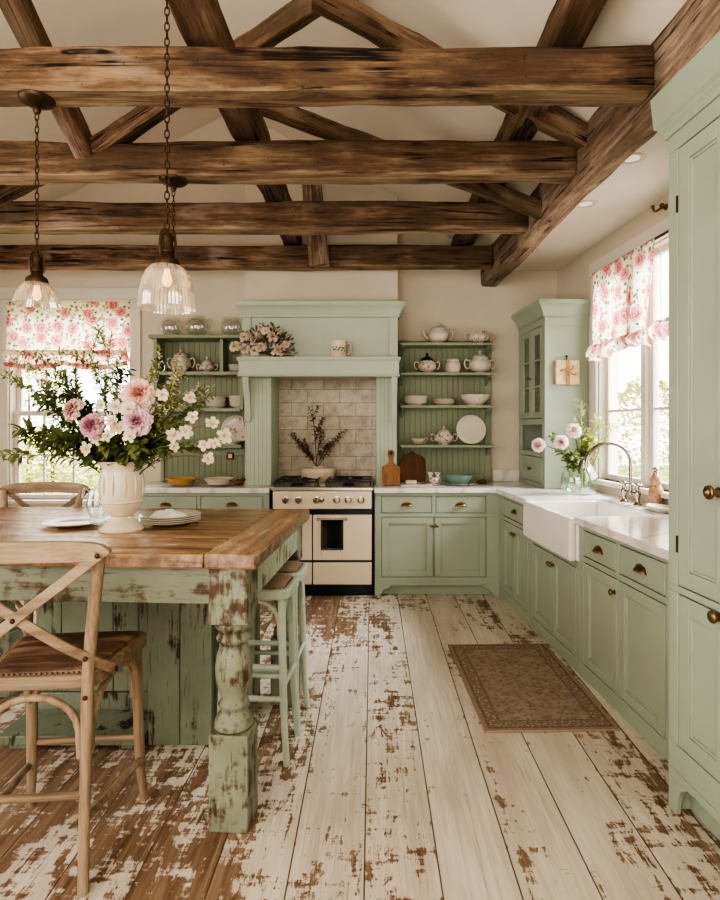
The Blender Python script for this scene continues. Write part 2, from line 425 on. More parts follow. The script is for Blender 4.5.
def mk_marble():
    t = NT('marble'); co = t.co(rand=False)
    d = t.n('ShaderNodeVectorMath', {0: co, 1: t.n('ShaderNodeVectorMath', {0: t.noise(co, 2, 5, col=True), 'Scale': .6}, operation='SCALE').outputs[0]}, operation='ADD').outputs[0]
    v = t.n('ShaderNodeTexWave', {'Vector': t.map(d, (1,1,1), rot=(0,0,.7)), 'Scale': 1.6, 'Distortion': 4, 'Detail': 4, 'Detail Scale': 1.5}).outputs['Fac']
    c = t.mix(t.ramp(v, [(.0, .8), (.16, 0)]), (.76, .72, .67), (.52, .49, .46))
    c = t.mix(t.math('MULTIPLY', t.noise(co, 5, 4), .25), c, (.62, .56, .50))
    return t.fin(c, .16, spec=.5)
M['marble'] = mk_marble()

def mk_floor():
    t = NT('worn_painted_planks'); co = t.co(rand=False); W = .236
    x, y, z = t.xyz(co)[0:3]
    xs = t.math('ADD', t.math('DIVIDE', x, W), 50.1)
    fid = t.math('FLOOR', xs); fr = t.math('FRACT', xs)
    wn = t.n('ShaderNodeTexWhiteNoise', {'W': fid}, noise_dimensions='1D').outputs
    rnd = wn['Value']; rc = t.xyz(wn['Color'])
    # butt joints along the plank
    yy = t.math('ADD', t.math('DIVIDE', y, 7.3), t.math('MULTIPLY', rnd, 9.0)); fy = t.math('FRACT', yy)
    eg = t.math('MINIMUM', fr, t.math('SUBTRACT', 1.0, fr))
    gap = t.ramp(eg, [(.004, 1), (.013, 0)])
    gap2 = t.ramp(t.math('MINIMUM', fy, t.math('SUBTRACT', 1.0, fy)), [(.0002, .8), (.0006, 0)])
    pc = t.comb(x, t.math('ADD', y, t.math('MULTIPLY', rnd, 17.0)), t.math('MULTIPLY', rnd, 9.0))
    gr = t.noise(t.map(pc, (1, .045, 1)), 55, 8, .7, .4)
    gr2 = t.noise(t.map(pc, (1, .03, 1)), 18, 6, .65, 1.0)
    wood = t.ramp(t.math('ADD', t.math('MULTIPLY', gr, .5), t.math('MULTIPLY', gr2, .5)), [(.32, (.062, .035, .02)), (.48, (.185, .112, .066)), (.66, (.37, .265, .18))])
    paint = t.mix(t.ramp(t.noise(t.map(pc, (1, .15, 1)), 9, 6, .6), [(.3, 0), (.7, 1)]), (.55, .475, .385), (.735, .67, .58))
    paint = t.mix(t.math('MULTIPLY', t.ramp(gr, [(.42, 1), (.56, 0)]), .30), paint, (.42, .34, .26))
    # where the paint has gone
    big = t.noise(t.map(pc, (1, .42, 1)), 2.6, 3, .5, .3)
    mid = t.noise(t.map(pc, (1, .33, 1)), 17, 10, .74, .6)
    cross = t.noise(t.map(pc, (.25, 1, 1)), 26, 6, .66)
    m = t.math('ADD', t.math('MULTIPLY', big, .26), t.math('MULTIPLY', mid, .40))
    m = t.math('ADD', m, t.math('MULTIPLY', gr, .20)); m = t.math('ADD', m, t.math('MULTIPLY', cross, .22))
    left = t.ramp(x, [(0, 1), (.5, 0)]);
    mr = t.n('ShaderNodeMapRange', {'Value': x, 'From Min': .15, 'From Max': -.75, 'To Min': 0.0, 'To Max': .080}).outputs[0]
    mr2 = t.n('ShaderNodeMapRange', {'Value': x, 'From Min': .7, 'From Max': 1.5, 'To Min': 0.0, 'To Max': .075}).outputs[0]
    mr3 = t.n('ShaderNodeMapRange', {'Value': y, 'From Min': 3.7, 'From Max': 4.9, 'To Min': 0.0, 'To Max': .05}).outputs[0]
    near = t.n('ShaderNodeMapRange', {'Value': y, 'From Min': 3.4, 'From Max': 2.2, 'To Min': 0.0, 'To Max': 1.0}).outputs[0]
    m = t.math('ADD', m, mr); m = t.math('ADD', m, t.math('MULTIPLY', mr2, near)); m = t.math('ADD', m, mr3)
    m = t.math('ADD', m, t.math('MULTIPLY', t.math('SUBTRACT', rnd, .5), .035))
    msk = t.ramp(m, [(.589, 0), (.611, 1)])
    sl = t.noise(t.map(pc, (1, .022, 1)), 110, 5, .7); sk = t.noise(t.map(pc, (1, .2, 1)), 5, 4, .6)
    paint = t.mix(t.math('MULTIPLY', t.ramp(sl, [(.52, 0), (.64, .75)]), t.ramp(sk, [(.42, .1), (.66, .75)])), paint, (.33, .245, .175))
    c = t.mix(msk, paint, wood)
    c = t.mix(gap, c, (.085, .055, .036))
    t.bump(t.math('SUBTRACT', t.math('MULTIPLY', gr, .35), t.math('ADD', t.math('MULTIPLY', gap, 1.5), t.math('MULTIPLY', msk, .35))), .5, .006)
    rg = t.math('ADD', t.math('MULTIPLY', gr2, .25), .34)
    return t.fin(c, rg, spec=.4)
M['floor'] = mk_floor()

def mk_tabletop(name, axis):
    t = NT(name); co = t.co(rand=False); x, y, z = t.xyz(co)[0:3]
    a, b = (x, y) if axis == 'x' else (y, x)
    W = .182 if axis == 'x' else 5
    bs = t.math('ADD', t.math('DIVIDE', b, W), 20.5); fid = t.math('FLOOR', bs); fr = t.math('FRACT', bs)
    rnd = t.n('ShaderNodeTexWhiteNoise', {'W': fid}, noise_dimensions='1D').outputs['Value']
    p = t.comb(t.math('ADD', t.math('MULTIPLY', a, .05), t.math('MULTIPLY', rnd, 7.0)), b, z)
    p2 = t.comb(t.math('ADD', t.math('MULTIPLY', a, .35), rnd), b, z)
    g = t.noise(p, 40, 8, .7, .4); w = t.noise(p2, 5, 6, .65)
    c = t.ramp(t.math('ADD', t.math('MULTIPLY', g, .6), t.math('MULTIPLY', w, .4)), [(.34, (.08, .036, .014)), (.48, (.27, .135, .058)), (.62, (.47, .28, .14))])
    c = t.mix(t.ramp(w, [(.53, 0), (.66, .7)]), c, (.58, .43, .29))
    ck = t.noise(t.map(p2, (1, 1, 1)), 26, 5, .7); c = t.mix(t.ramp(ck, [(.60, 0), (.68, .8)]), c, (.06, .03, .016))
    c = t.mix(t.math('MULTIPLY', rnd, .25), c, (.12, .06, .03))
    eg = t.math('MINIMUM', fr, t.math('SUBTRACT', 1.0, fr)); gp = t.ramp(eg, [(.018, 1), (.045, 0)])
    if axis == 'x': c = t.mix(gp, c, (.035, .02, .012))
    nz = t.xyz(t.n('ShaderNodeNewGeometry').outputs['Normal'])[2]
    ed = t.ramp(t.math('ABSOLUTE', nz), [(.3, 1), (.8, 0)])
    c = t.mix(t.math('MULTIPLY', ed, .75), c, t.mix(t.ramp(t.noise(co, 18, 8, .7), [(.42, 0), (.62, 1)]), (.06, .032, .018), (.30, .18, .10)))
    t.bump(t.math('SUBTRACT', g, gp), .4, .006)
    return t.fin(c, t.math('ADD', t.math('MULTIPLY', w, .28), .10), spec=.6)
M['topx'] = mk_tabletop('table_boards', 'x'); M['topy'] = mk_tabletop('table_breadboard', 'y')

def mk_tiles():
    t = NT('aged_tiles'); co = t.co(rand=False); x, y, z = t.xyz(co)[0:3]
    br = t.n('ShaderNodeTexBrick', {'Vector': t.comb(x, z, 0.0), 'Color1': (.64, .57, .47, 1), 'Color2': (.55, .47, .38, 1), 'Mortar': (.36, .29, .22, 1),
             'Scale': 1.0, 'Mortar Size': .004, 'Mortar Smooth': .3, 'Brick Width': .30, 'Row Height': .125})
    n = t.noise(co, 14, 8, .7); sp = t.noise(co, 45, 6, .7)
    c = t.mix(t.ramp(n, [(.45, 0), (.68, .6)]), br.outputs['Color'], (.27, .195, .135))
    c = t.mix(t.ramp(sp, [(.58, 0), (.68, .7)]), c, (.20, .13, .085))
    c = t.mix(t.ramp(n, [(.3, .5), (.45, 0)]), c, (.63, .57, .49))
    t.bump(t.math('SUBTRACT', n, br.outputs['Fac']), .3, .006)
    return t.fin(c, .5)
M['tiles'] = mk_tiles()

def mk_rush():
    t = NT('woven_rush'); co = t.co(rand=False); x, y, z = t.xyz(co)[0:3]
    w1 = t.n('ShaderNodeTexWave', {'Vector': t.map(co, (1, 1, 1), rot=(0, 0, .78)), 'Scale': 30, 'Distortion': 1.5, 'Detail': 2}).outputs['Fac']
    w2 = t.n('ShaderNodeTexWave', {'Vector': t.map(co, (1, 1, 1), rot=(0, 0, -.78)), 'Scale': 30, 'Distortion': 1.5, 'Detail': 2}).outputs['Fac']
    w = t.math('MULTIPLY', w1, w2)
    c = t.ramp(w, [(0, (.16, .10, .065)), (.5, (.42, .29, .20)), (1, (.68, .53, .41))])
    c = t.mix(t.ramp(t.noise(co, 5, 5), [(.35, .4), (.6, 0)]), c, (.16, .085, .05))
    t.bump(w, .5, .004); return t.fin(c, .6)
M['rush'] = mk_rush()
def mk_leather():
    t = NT('seat_hide'); co = t.map(t.co(), (.25, 1, 1))
    n = t.noise(co, 16, 8, .65, .8)
    c = t.ramp(n, [(.34, (.04, .022, .013)), (.5, (.105, .058, .034)), (.66, (.28, .18, .115))])
    t.bump(n, .35, .005); return t.fin(c, .5)
M['hide'] = mk_leather()
def mk_rug():
    t = NT('faded_rug'); co = t.co(rand=False); x, y, z = t.xyz(co)[0:3]
    ax = t.math('ABSOLUTE', x); ay = t.math('ABSOLUTE', y)
    d = t.math('MINIMUM', t.math('SUBTRACT', .315, ax), t.math('SUBTRACT', .53, ay))
    v = t.vor(co, 24, dim='2D'); v2 = t.vor(t.map(co, loc=(4, 2, 0)), 42, dim='2D')
    n = t.noise(co, 60, 5, .7)
    fld = t.mix(t.xyz(v.outputs['Color'])[0], (.28, .208, .15), (.40, .33, .25))
    fld = t.mix(t.ramp(v.outputs['Distance'], [(.1, .7), (.3, 0)]), fld, (.17, .14, .12))
    fld = t.mix(t.ramp(v2.outputs['Distance'], [(.15, .6), (.3, 0)]), fld, (.40, .31, .22))
    bor = t.mix(t.ramp(v2.outputs['Distance'], [(.18, 1), (.34, 0)]), (.26, .195, .145), (.42, .345, .265))
    k = t.ramp(d, [(.088, 1), (.092, 0)])
    c = t.mix(k, fld, bor)
    ln = t.math('MAXIMUM', t.ramp(t.math('ABSOLUTE', t.math('SUBTRACT', d, .09)), [(.003, 1), (.006, 0)]), t.ramp(t.math('ABSOLUTE', t.math('SUBTRACT', d, .028)), [(.004, 1), (.007, 0)]))
    c = t.mix(t.math('MULTIPLY', ln, .6), c, (.14, .10, .075)); c = t.mix(t.ramp(d, [(.018, 1), (.022, 0)]), c, (.36, .27, .185))
    c = t.mix(t.ramp(n, [(.35, .45), (.65, 0)]), c, (.21, .155, .12))
    t.bump(n, .5, .004); return t.fin(c, .95, spec=.05)
M['rug'] = mk_rug()
def mk_bead(name, col, axis='x', W=.05):
    t = NT(name); co = t.co(rand=False); a = t.xyz(co)[0 if axis == 'x' else 1]
    fr = t.math('FRACT', t.math('ADD', t.math('DIVIDE', a, W), 40.0)); eg = t.math('MINIMUM', fr, t.math('SUBTRACT', 1.0, fr))
    g = t.ramp(eg, [(.02, 1), (.09, 0)])
    c = t.mix(t.math('MULTIPLY', g, .6), t.mix(t.noise(co, 4, 4), tuple(x*.9 for x in col), tuple(x*1.1 for x in col)), tuple(x*.45 for x in col))
    t.bump(t.math('SUBTRACT', 1.0, g), .6, .004); return t.fin(c, .5)
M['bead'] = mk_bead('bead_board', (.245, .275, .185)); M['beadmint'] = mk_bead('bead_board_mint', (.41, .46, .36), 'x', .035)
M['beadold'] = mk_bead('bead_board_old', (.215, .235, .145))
M['grass'] = m_plain('grass', (.30, .36, .12), .9, var=.3, scale=4)
# ================================================================== ROOM SHELL
BW = 5.42                                # back wall
fl = MB().box(-4.4, 2.6, -1.2, BW+.15, -.06, 0).build('floor', M['floor'], recenter=False); struct(fl)
# back wall with the left window's hole
WX0, WX1, WZ0, WZ1 = -3.39, -2.25, .72, 2.59
b = MB()
b.box(-4.3, WX0, BW, BW+.14, 0, 2.86).box(WX1, 2.3, BW, BW+.14, 0, 2.86)
b.box(WX0, WX1, BW, BW+.14, 0, WZ0).box(WX0, WX1, BW, BW+.14, WZ1, 2.86)
b.ext([(-4.3, 2.86), (2.3, 2.86), (1.3, 2.9), (-1.4, 4.32), (-4.3, 2.9)], 'y', BW, BW+.14)
struct(b.build('wall_back', M['plaster'], recenter=False))
struct(MB().box(-1.12, .225, 5.12, BW, 2.40, 4.2).build('wall_chimney', M['plaster'], recenter=False))
# right wall (slightly out of square) with a window hole
def rbox(mb, u0, u1, v0, v1, z0, z1):
    p = [RW(u0,v0), RW(u1,v0), RW(u1,v1), RW(u0,v1)]
    return mb.ext([(q.x, q.y) for q in p], 'z', z0, z1)
UW = .752; RV0, RV1, RZ0, RZ1 = .95, 2.17, .99, 2.60
b = MB()
rbox(b, UW, UW+.14, -3.2, RV0, 0, 2.9); rbox(b, UW, UW+.14, RV1, 3.06, 0, 2.9)
rbox(b, UW, UW+.14, RV0, RV1, 0, RZ0); rbox(b, UW, UW+.14, RV0, RV1, RZ1, 2.9)
struct(b.build('wall_right', M['plaster'], recenter=False))
b = MB().box(-4.3, -4.18, 2.9, BW, 0, 2.9).box(-4.3, -4.18, .3, 2.9, 2.5, 2.9).box(-4.3, -4.18, .3, 2.9, 0, .7).box(-4.3, -4.18, -1.2, .3, 0, 2.9)
struct(b.build('wall_left', M['plaster'], recenter=False))
struct(MB().box(-4.3, 2.6, -1.34, -1.2, 0, 4.3).build('wall_rear', M['plaster'], recenter=False))
b = MB(); b.ext([(1.18, 2.92), (1.18, 2.98), (-1.4, 4.36), (-1.4, 4.30)], 'y', -1.2, BW+.14)
b.ext([(-4.3, 2.84), (-4.3, 2.9), (-1.4, 4.36), (-1.4, 4.30)], 'y', -1.2, BW+.14)
struct(b.build('ceiling', M['ceil'], recenter=False))
struct(MB().ext([(1.16, BW+.05), (1.30, -1.2), (2.6, -1.2), (2.2, BW+.05)], 'z', 2.86, 2.93).build('ceiling_soffit', M['soffit'], recenter=False))

# ================================================================== TIMBERS
def timber(name, p0, p1, w, h, mat, label, cat='beam', group=None, seed=0, up=(0,0,1), wob=.012, fat=1.0):
    """a hewn baulk: own object, grain along its local x"""
    p0, p1 = V(p0), V(p1); d, s, u = frame_for(p1-p0, up); L = (p1-p0).length
    rnd = random.Random(seed); n = max(8, int(L/.07)); mb = MB(); vs = []
    prof = [(-.5,-.42),(-.42,-.5),(0,-.5),(.42,-.5),(.5,-.42),(.5,0),(.5,.42),(.42,.5),(0,.5),(-.42,.5),(-.5,.42),(-.5,0)]
    ph = [rnd.uniform(0, 6) for _ in range(4)]
    from mathutils import noise as NZ
    for i in range(n+1):
        x = -L/2+L*i/n
        oy = wob*.5*math.sin(x*2.1+ph[0]); oz = wob*.5*math.sin(x*1.7+ph[1]); k = 1+.03*math.sin(x*3+ph[2])
        for (a, c) in prof:
            nz = NZ.noise(V((x*5, a*3+seed, c*3)))*wob*.55+NZ.noise(V((x*16, a*6+seed, c*6)))*wob*.3; ed = 1-.06*max(0, NZ.noise(V((x*2.3, a*9+seed, c*9))))*(abs(a) > .3 and abs(c) > .3)
            vs.append((x, a*k*fat*w*ed+oy+nz*(1 if a > 0 else -1), c*h*k*ed+oz+nz*(1 if c > 0 else -1)))
    m = len(prof); fs = [tuple(range(m))[::-1], tuple(n*m+k for k in range(m))]
    for i in range(n):
        for k in range(m): fs.append((i*m+k, (i+1)*m+k, (i+1)*m+(k+1)%m, i*m+(k+1)%m))
    mb.add(vs, fs); o = mb.build(name, mat, recenter=False, smooth=30)
    R = Mx((d, s, u)).transposed() if False else Mx([[d.x, s.x, u.x], [d.y, s.y, u.y], [d.z, s.z, u.z]])
    if R.determinant() < 0: R = Mx([[d.x, -s.x, u.x], [d.y, -s.y, u.y], [d.z, -s.z, u.z]])
    o.matrix_world = Mx.Translation((p0+p1)/2) @ R.to_4x4()
    return tag(o, label, cat, group)
G = 'heavy tie beams across the room'
for i, (Y, z0, z1, xr, lab) in enumerate((
    (2.385, 2.75, 2.925, 1.125, 'hewn brown tie beam nearest the camera, topmost across the picture'),
    (3.17, 2.752, 2.935, 1.09, 'hewn brown tie beam second from the front, third pendant canopy on its underside'),
    (3.995, 2.745, 2.93, 1.06, 'hewn brown tie beam third from the front, lower than the second'),
    (4.985, 2.76, 2.945, 1.02, 'hewn brown tie beam nearest the range wall, lowest across the picture'))):
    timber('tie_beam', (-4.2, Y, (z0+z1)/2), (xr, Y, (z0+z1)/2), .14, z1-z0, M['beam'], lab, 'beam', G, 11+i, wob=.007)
timber('plate_beam', (1.295, 0.0, 2.845), (1.088, BW, 2.845), .155, .27, M['plate'], 'long pale weathered plate beam running away above the sink wall', 'beam', None, 31, wob=.008)
def brace(pa, pb, Ya, Yb, w, h, lab, seed, name='roof_brace', mat='brace'):
    timber(name, at(*pa, Ya), at(*pb, Yb), w, h, M[mat], lab, 'beam', None, seed, up=(0, 1, .3))
brace((2, -30), (88, 158), 2.50, 3.16, .10, .125, 'leaning roof timber at the top left corner, crossing the front beam', 41)
timber('roof_purlin', (-.69, 1.25, 3.06), (-.69, BW, 3.06), .15, .17, M['brace'], 'level roof timber running away above the pendant with the wide shade', 'beam', None, 42)
timber('roof_purlin', (.80, 1.15, 3.04), (.80, BW, 3.04), .14, .15, M['brace'], 'level roof timber running away toward the top right of the ceiling', 'beam', None, 43)
brace((360, -25), (84, 158), 2.80, 3.18, .09, .12, 'diagonal roof brace rising to the right between the two pendants', 44)
brace((315, -5), (600, 146), 2.72, 3.06, .10, .13, 'dark sloping rafter descending right to the plate beam', 45, 'roof_rafter', 'beam')
brace((225, 92), (552, 214), 3.62, 3.74, .10, .12, 'sloping rafter behind the second beam, falling to the right', 46, 'roof_rafter')
brace((-40, 213), (60, 165), 3.6, 3.6, .09, .11, 'short sloping brace at the left edge behind the second beam', 47)
timber('king_post', at(319, 266, 4.86), at(309, 152, 4.86), .17, .09, M['plate'], 'short upright timber post hanging between the third and fourth tie beams', 'post', None, 48, up=(0, 1, 0))

# ================================================================== WINDOWS
def window(n, x0, x1, z0, z1, frame_parts, loc, rz, label, mull):
    """local: x across, y = 0 at inner wall face (+y outwards)"""
    e = T('window_%d' % n, label, 'window', loc, rz); struct(e)
    c = MB(); W = .095
    c.box(x0-W, x0, -.025, .0, z0-.02, z1).box(x1, x1+W, -.025, 0, z0-.02, z1).box(x0-W-.015, x1+W+.015, -.032, 0, z1, z1+W+.015)
    c.build('casing', M['trimwhite'], e, bevel=.005)
    r = MB(); r.box(x0-.002, x0+.012, 0, .14, z0, z1).box(x1-.012, x1+.002, 0, .14, z0, z1).box(x0, x1, 0, .14, z1-.012, z1+.002)
    r.build('jamb', M['trimwhite'], e)
    MB().box(x0-W-.02, x1+W+.02, -.05, .14, z0-.035, z0).build('sill', M['trimwhite'], e, bevel=.006)
    for k, (a, bb, za, zb, oy) in enumerate(frame_parts):
        s = MB(); t = .045; s.M = Mx.Translation((0, oy, 0))
        s.box(a, a+t, .05, .09, za, zb).box(bb-t, bb, .05, .09, za, zb).box(a+t, bb-t, .05, .09, za, za+t).box(a+t, bb-t, .05, .09, zb-t, zb)
        nx, nz = mull
        for i in range(1, nx): s.box(a+(bb-a)*i/nx-.009, a+(bb-a)*i/nx+.009, .056, .084, za+t, zb-t)
        for i in range(1, nz): s.box(a+t, bb-t, .0565, .0835, za+(zb-za)*i/nz-.009, za+(zb-za)*i/nz+.009)
        f = s.build('sash', M['trimwhite'], e, bevel=.003)
        MB().box(a+t-.005, bb-t+.005, .068+oy, .071+oy, za+t-.005, zb-t+.005).build('pane', M['glass'], f)
    return e
zm = 1.53
window(1, WX0, WX1, WZ0, WZ1, [(WX0+.012, WX1-.012, WZ0, zm+.02, 0), (WX0+.012, WX1-.012, zm-.02, WZ1-.012, .042)], (0, BW, 0), 0,
       'tall white sash window left of the range wall, bright garden behind', (4, 2))
q = RW(UW, RV1); wl = RV1-RV0
window(2, 0, wl, RZ0, RZ1, [(.012, wl/2-.03, RZ0, RZ1-.012, 0), (wl/2+.03, wl-.012, RZ0, RZ1-.012, 0)], (q.x, q.y, 0), RR-PI/2,
       'white casement window above the farmhouse sink', (1, 3))
w2 = [o for o in COL.objects if o.name.startswith('window_2')][0]
MB().box(wl/2-.03, wl/2+.03, .02, .12, RZ0, RZ1-.012).build('mullion', M['trimwhite'], w2, bevel=.005)

# roman shades -------------------------------------------------------
def shade_left():
    e = T('roman_shade', 'floral roman shade with a gathered hem over the left window', 'curtain', ((WX0+WX1)/2, BW-.035, 0))
    w = WX1-WX0+.01; zt, zb = WZ1-.015, 2.09
    def body(a, c):
        x = (a-.5)*w; z = zt+(zb-zt)*c
        return (x, -.012*math.sin(c*3.2)*abs(math.sin(a*PI*2))-.004*math.sin(a*40)*c, z)
    MB().grid(body, 48, 16).build('shade_panel', M['shade'], e, smooth=180, recalc=False)
    def hem(a, c):
        sag = .05*abs(math.sin(a*PI*2+.1))**.8
        th = c*2.2*PI*.5-.4
        z = zb+.02-c*(.15+sag*.9)+.02*math.sin(c*9)*1
        return ((a-.5)*w*(1+.01*c), -.03-.035*math.sin(c*9)-.012*math.sin(a*26+c*2), z)
    MB().grid(hem, 60, 22).build('hem_folds', M['shade'], e, smooth=180, recalc=False)
    MB().tube([(-w/2, 0, zt), (w/2, 0, zt)], .012).build('rod', M['trimwhite'], e)
    return e
shade_left()
def shade_right():
    q = RW(UW-.045, RV1-.035)
    e = T('roman_shade', 'floral relaxed shade with puffed hem, hung at the far half of the sink window', 'curtain', (q.x, q.y, 0), RR-PI/2)
    w = .86; zt, zb = RZ1-.0, 2.02
    def body(a, c):
        return (a*w+.01*math.sin(c*5)-(.05*c if a > .5 else 0)*(a-.5)*2, -.02-.012*c+.016*math.sin(a*22+c)*(.3+.7*c), zt+(zb-zt)*c)
    MB().grid(body, 60, 20).build('shade_panel', M['shade'], e, smooth=180, recalc=False)
    def hem(a, c):
        puff = math.sin(min(1, c*1.02)*PI)
        return (a*w*(1.03)-.012, -.035-.03*puff-.010*math.sin(a*44+2)*(.3+c), zb+.02-(.115+.02*math.sin(a*PI*2+.5))*c+.008*math.sin(a*31)*c)
    MB().grid(hem, 60, 14).build('puffed_hem', M['shade'], e, smooth=180, recalc=False)
    MB().tube([(-.04, 0, zt+.004), (wl-.01, 0, zt+.004)], .009).build('rod', M['bronze'], e)
    q2 = RW(UW-.045, RV1-.90)
    e2 = T('roman_shade', 'second floral shade drawn up to a narrow hem beside the pantry', 'curtain', (q2.x, q2.y, 0), RR-PI/2)
    def hem2(a, c):
        puff = math.sin(min(1, c*1.02)*PI)
        return (a*.40, -.02-.045*puff-.01*math.sin(a*22), 2.07-.13*c+.01*math.sin(a*20)*c)
    MB().grid(hem2, 30, 12).build('puffed_hem', M['shade'], e2, smooth=180, recalc=False)
    for x in (.03, .37): MB().tube([(x, 0, 2.06), (x, 0, zt)], .0025, 5).build('cord', M['linen'], e2)
shade_right()

# ================================================================== CABINETRY
def knob(parent, x, z, y=0.0, r=.015, mat='brass'):
    k = MB(); k.M = Mx.Translation((x, y, z)) @ Mx.Rotation(PI/2, 4, 'X')
    k.lathe([(0, 0), (r*.75, 0), (r*.75, .003), (r*.4, .006), (r*.38, .013), (r*.9, .017), (r, .022), (r*.85, .028), (r*.4, .031), (0, .032)], 14)
    return k.build('knob', M[mat], parent, smooth=50)
def cup(parent, x, z, y=0.0, w=.047):
    k = MB()
    def shell(a, c):
        th = PI*a; ph = c*PI*.55
        return (x-w*math.cos(th)*math.cos(ph*.0)*(1-.12*c), y-.026*math.sin(th)*math.sin(PI*.5*(1-c))**.6 if False else y-.028*math.sin(th)*(1-c*c), z+.026*c*math.sin(th)**.6+0*ph)
    k.grid(shell, 16, 8)
    k.ext([(x-w-.004, z-.004), (x+w+.004, z-.004), (x+w*.8, z+.024), (x, z+.034), (x-w*.8, z+.024)], 'y', y-.003, y)
    return k.build('cup_pull', M['brass'], parent, smooth=60, solid=.002)
def door(parent, x0, x1, z0, z1, y=0.0, st=.052, th=.019, mat=None, name='door', glass=None, kn=None, rec=.011):
    mat = mat or M['green']; g = .005
    x0 += g; x1 -= g; z0 += g; z1 -= g
    d = MB()
    d.box(x0, x0+st, y, y+th, z0, z1).box(x1-st, x1, y, y+th, z0, z1)
    d.box(x0+st, x1-st, y, y+th, z0, z0+st).box(x0+st, x1-st, y, y+th, z1-st, z1)
    bd = .010                              # ovolo bead inside the frame
    for (a, b_, c, e_) in ((x0+st, x0+st+bd, z0+st, z1-st), (x1-st-bd, x1-st, z0+st, z1-st), (x0+st+bd, x1-st-bd, z0+st, z0+st+bd), (x0+st+bd, x1-st-bd, z1-st-bd, z1-st)):
        d.box(a, b_, y+.005, y+th, c, e_)
    if glass:
        nx, nz = glass
        for i in range(1, nx): xx = x0+st+(x1-x0-2*st)*i/nx; d.box(xx-.008, xx+.008, y+.003, y+th, z0+st, z1-st)
        for i in range(1, nz): zz = z0+st+(z1-z0-2*st)*i/nz; d.box(x0+st, x1-st, y+.0031, y+th, zz-.008, zz+.008)
    else:
        d.box(x0+st, x1-st, y+rec, y+th, z0+st, z1-st)
    o = d.build(name, mat, parent, bevel=.0022)
    if glass: MB().box(x0+st, x1-st, y+.012, y+.014, z0+st, z1-st).build('pane', M['cabglass'], o)
    if kn: knob(o, kn[0], kn[1], y)
    return o
def drawer(parent, x0, x1, z0, z1, y=0.0, pull='cup', mat=None, name='drawer'):
    mat = mat or M['green']; g = .005
    d = MB(); d.box(x0+g, x1-g, y, y+.019, z0+g, z1-g)
    o = d.build(name, mat, parent, bevel=.003)
    xm, zc = (x0+x1)/2, (z0+z1)/2
    if pull == 'cup': cup(o, xm, zc-.012, y)
    elif pull: knob(o, xm, zc, y)
    return o
def face(mb, w, z0, z1, openings, y=0.0, th=.02, x0=0.0):
    xs = sorted({x0, w, *[o[0] for o in openings], *[o[1] for o in openings]}); zs = sorted({z0, z1, *[o[2] for o in openings], *[o[3] for o in openings]})
    for zi in range(len(zs)-1):
        run = None
        for xi in range(len(xs)-1):
            cx, cz = (xs[xi]+xs[xi+1])/2, (zs[zi]+zs[zi+1])/2
            hole = any(o[0] < cx < o[1] and o[2] < cz < o[3] for o in openings)
            if not hole: run = [xs[xi] if run is None else run[0], xs[xi+1]]
            if (hole or xi == len(xs)-2) and run:
                mb.box(run[0], run[1], y, y+th, zs[zi], zs[zi+1]); run = None
def crown(mb, x0, x1, yf, yb, z, prof, left=True, right=True):
    """moulding round three sides; prof = (overhang, height) pairs"""
    rings = []
    for (o, h) in prof:
        xa = x0-(o if left else 0); xb = x1+(o if right else 0)
        rings.append([(xa, yb, z+h), (xa, yf-o, z+h), (xb, yf-o, z+h), (xb, yb, z+h)])
    vs = [p for r in rings for p in r]; fs = []
    for i in range(len(rings)-1):
        for k in range(4): fs.append((4*i+k, 4*i+(k+1)%4, 4*i+4+(k+1)%4, 4*i+4+k))
    fs.append((0, 3, 2, 1)); n = 4*(len(rings)-1); fs.append((n, n+1, n+2, n+3))
    mb.add(vs, fs)
CROWN = [(0, 0), (.012, 0), (.012, .018), (.02, .03), (.028, .055), (.048, .085), (.062, .095), (.062, .125), (.05, .13)]

CT = .855                                # underside of worktop
# range wall, right of the range
Yc = 4.805
def base_unit(name, label, loc, rz, w, drawers, doors, depth=.55, foot=None, mat=None, group=None, zb=.10):
    mat = mat or M['green']
    e = T(name, label, 'cabinet', loc, rz, group)
    body = MB(); ops = [d[:4] for d in drawers]+[d[:4] for d in doors]
    face(body, w, zb, CT, ops)
    body.box(.004, w-.004, .0205, depth, zb+.002, CT-.001)
    if foot:
        for x0, sgn in ((0, 1), (w, -1)):
            pl = [(x0, 0), (x0+sgn*.05, 0), (x0+sgn*.062, .03), (x0+sgn*.085, .055), (x0+sgn*.12, .066), (x0+sgn*.15, .10), (x0, .10)]
            body.ext(pl, 'y', 0, .02)
        body.box(.13, w-.13, 0, .02, .085, .10)
        body.box(.0, w, .055, .07, 0, .10)
    else:
        body.box(0, w, .006, .03, 0, zb-.0005)
    body.build('carcass', mat, e, bevel=.002)
    for d in drawers: drawer(e, *d[:4], pull=d[4] if len(d) > 4 else 'cup', mat=mat)
    for d in doors: door(e, *d[:4], kn=d[4], mat=mat)
    return e
w = 1.032
base_unit('base_cabinet', 'sage base cabinet with two drawers over two doors right of the range', (.022, Yc, 0), 0, w,
    [(.055, .475, .685, .83), (.505, .925, .685, .83)], [(.055, .488, .155, .655, (.468, .585)), (.492, .925, .155, .655, (.512, .585))], foot=True)
base_unit('base_cabinet', 'sage base cabinet with two drawers left of the range behind the table', (-2.02, Yc, 0), 0, 1.17,
    [(.05, .57, .685, .83), (.60, 1.12, .685, .83)], [(.05, .583, .155, .655, (.56, .585)), (.587, 1.12, .155, .655, (.61, .585))], foot=True)
def run_unit(name, label, v0, v1, drawers, doors, **k):
    q = RW(.03, v1); return base_unit(name, label, (q.x, q.y, 0), RR-PI/2, v1-v0, drawers, doors, **k)
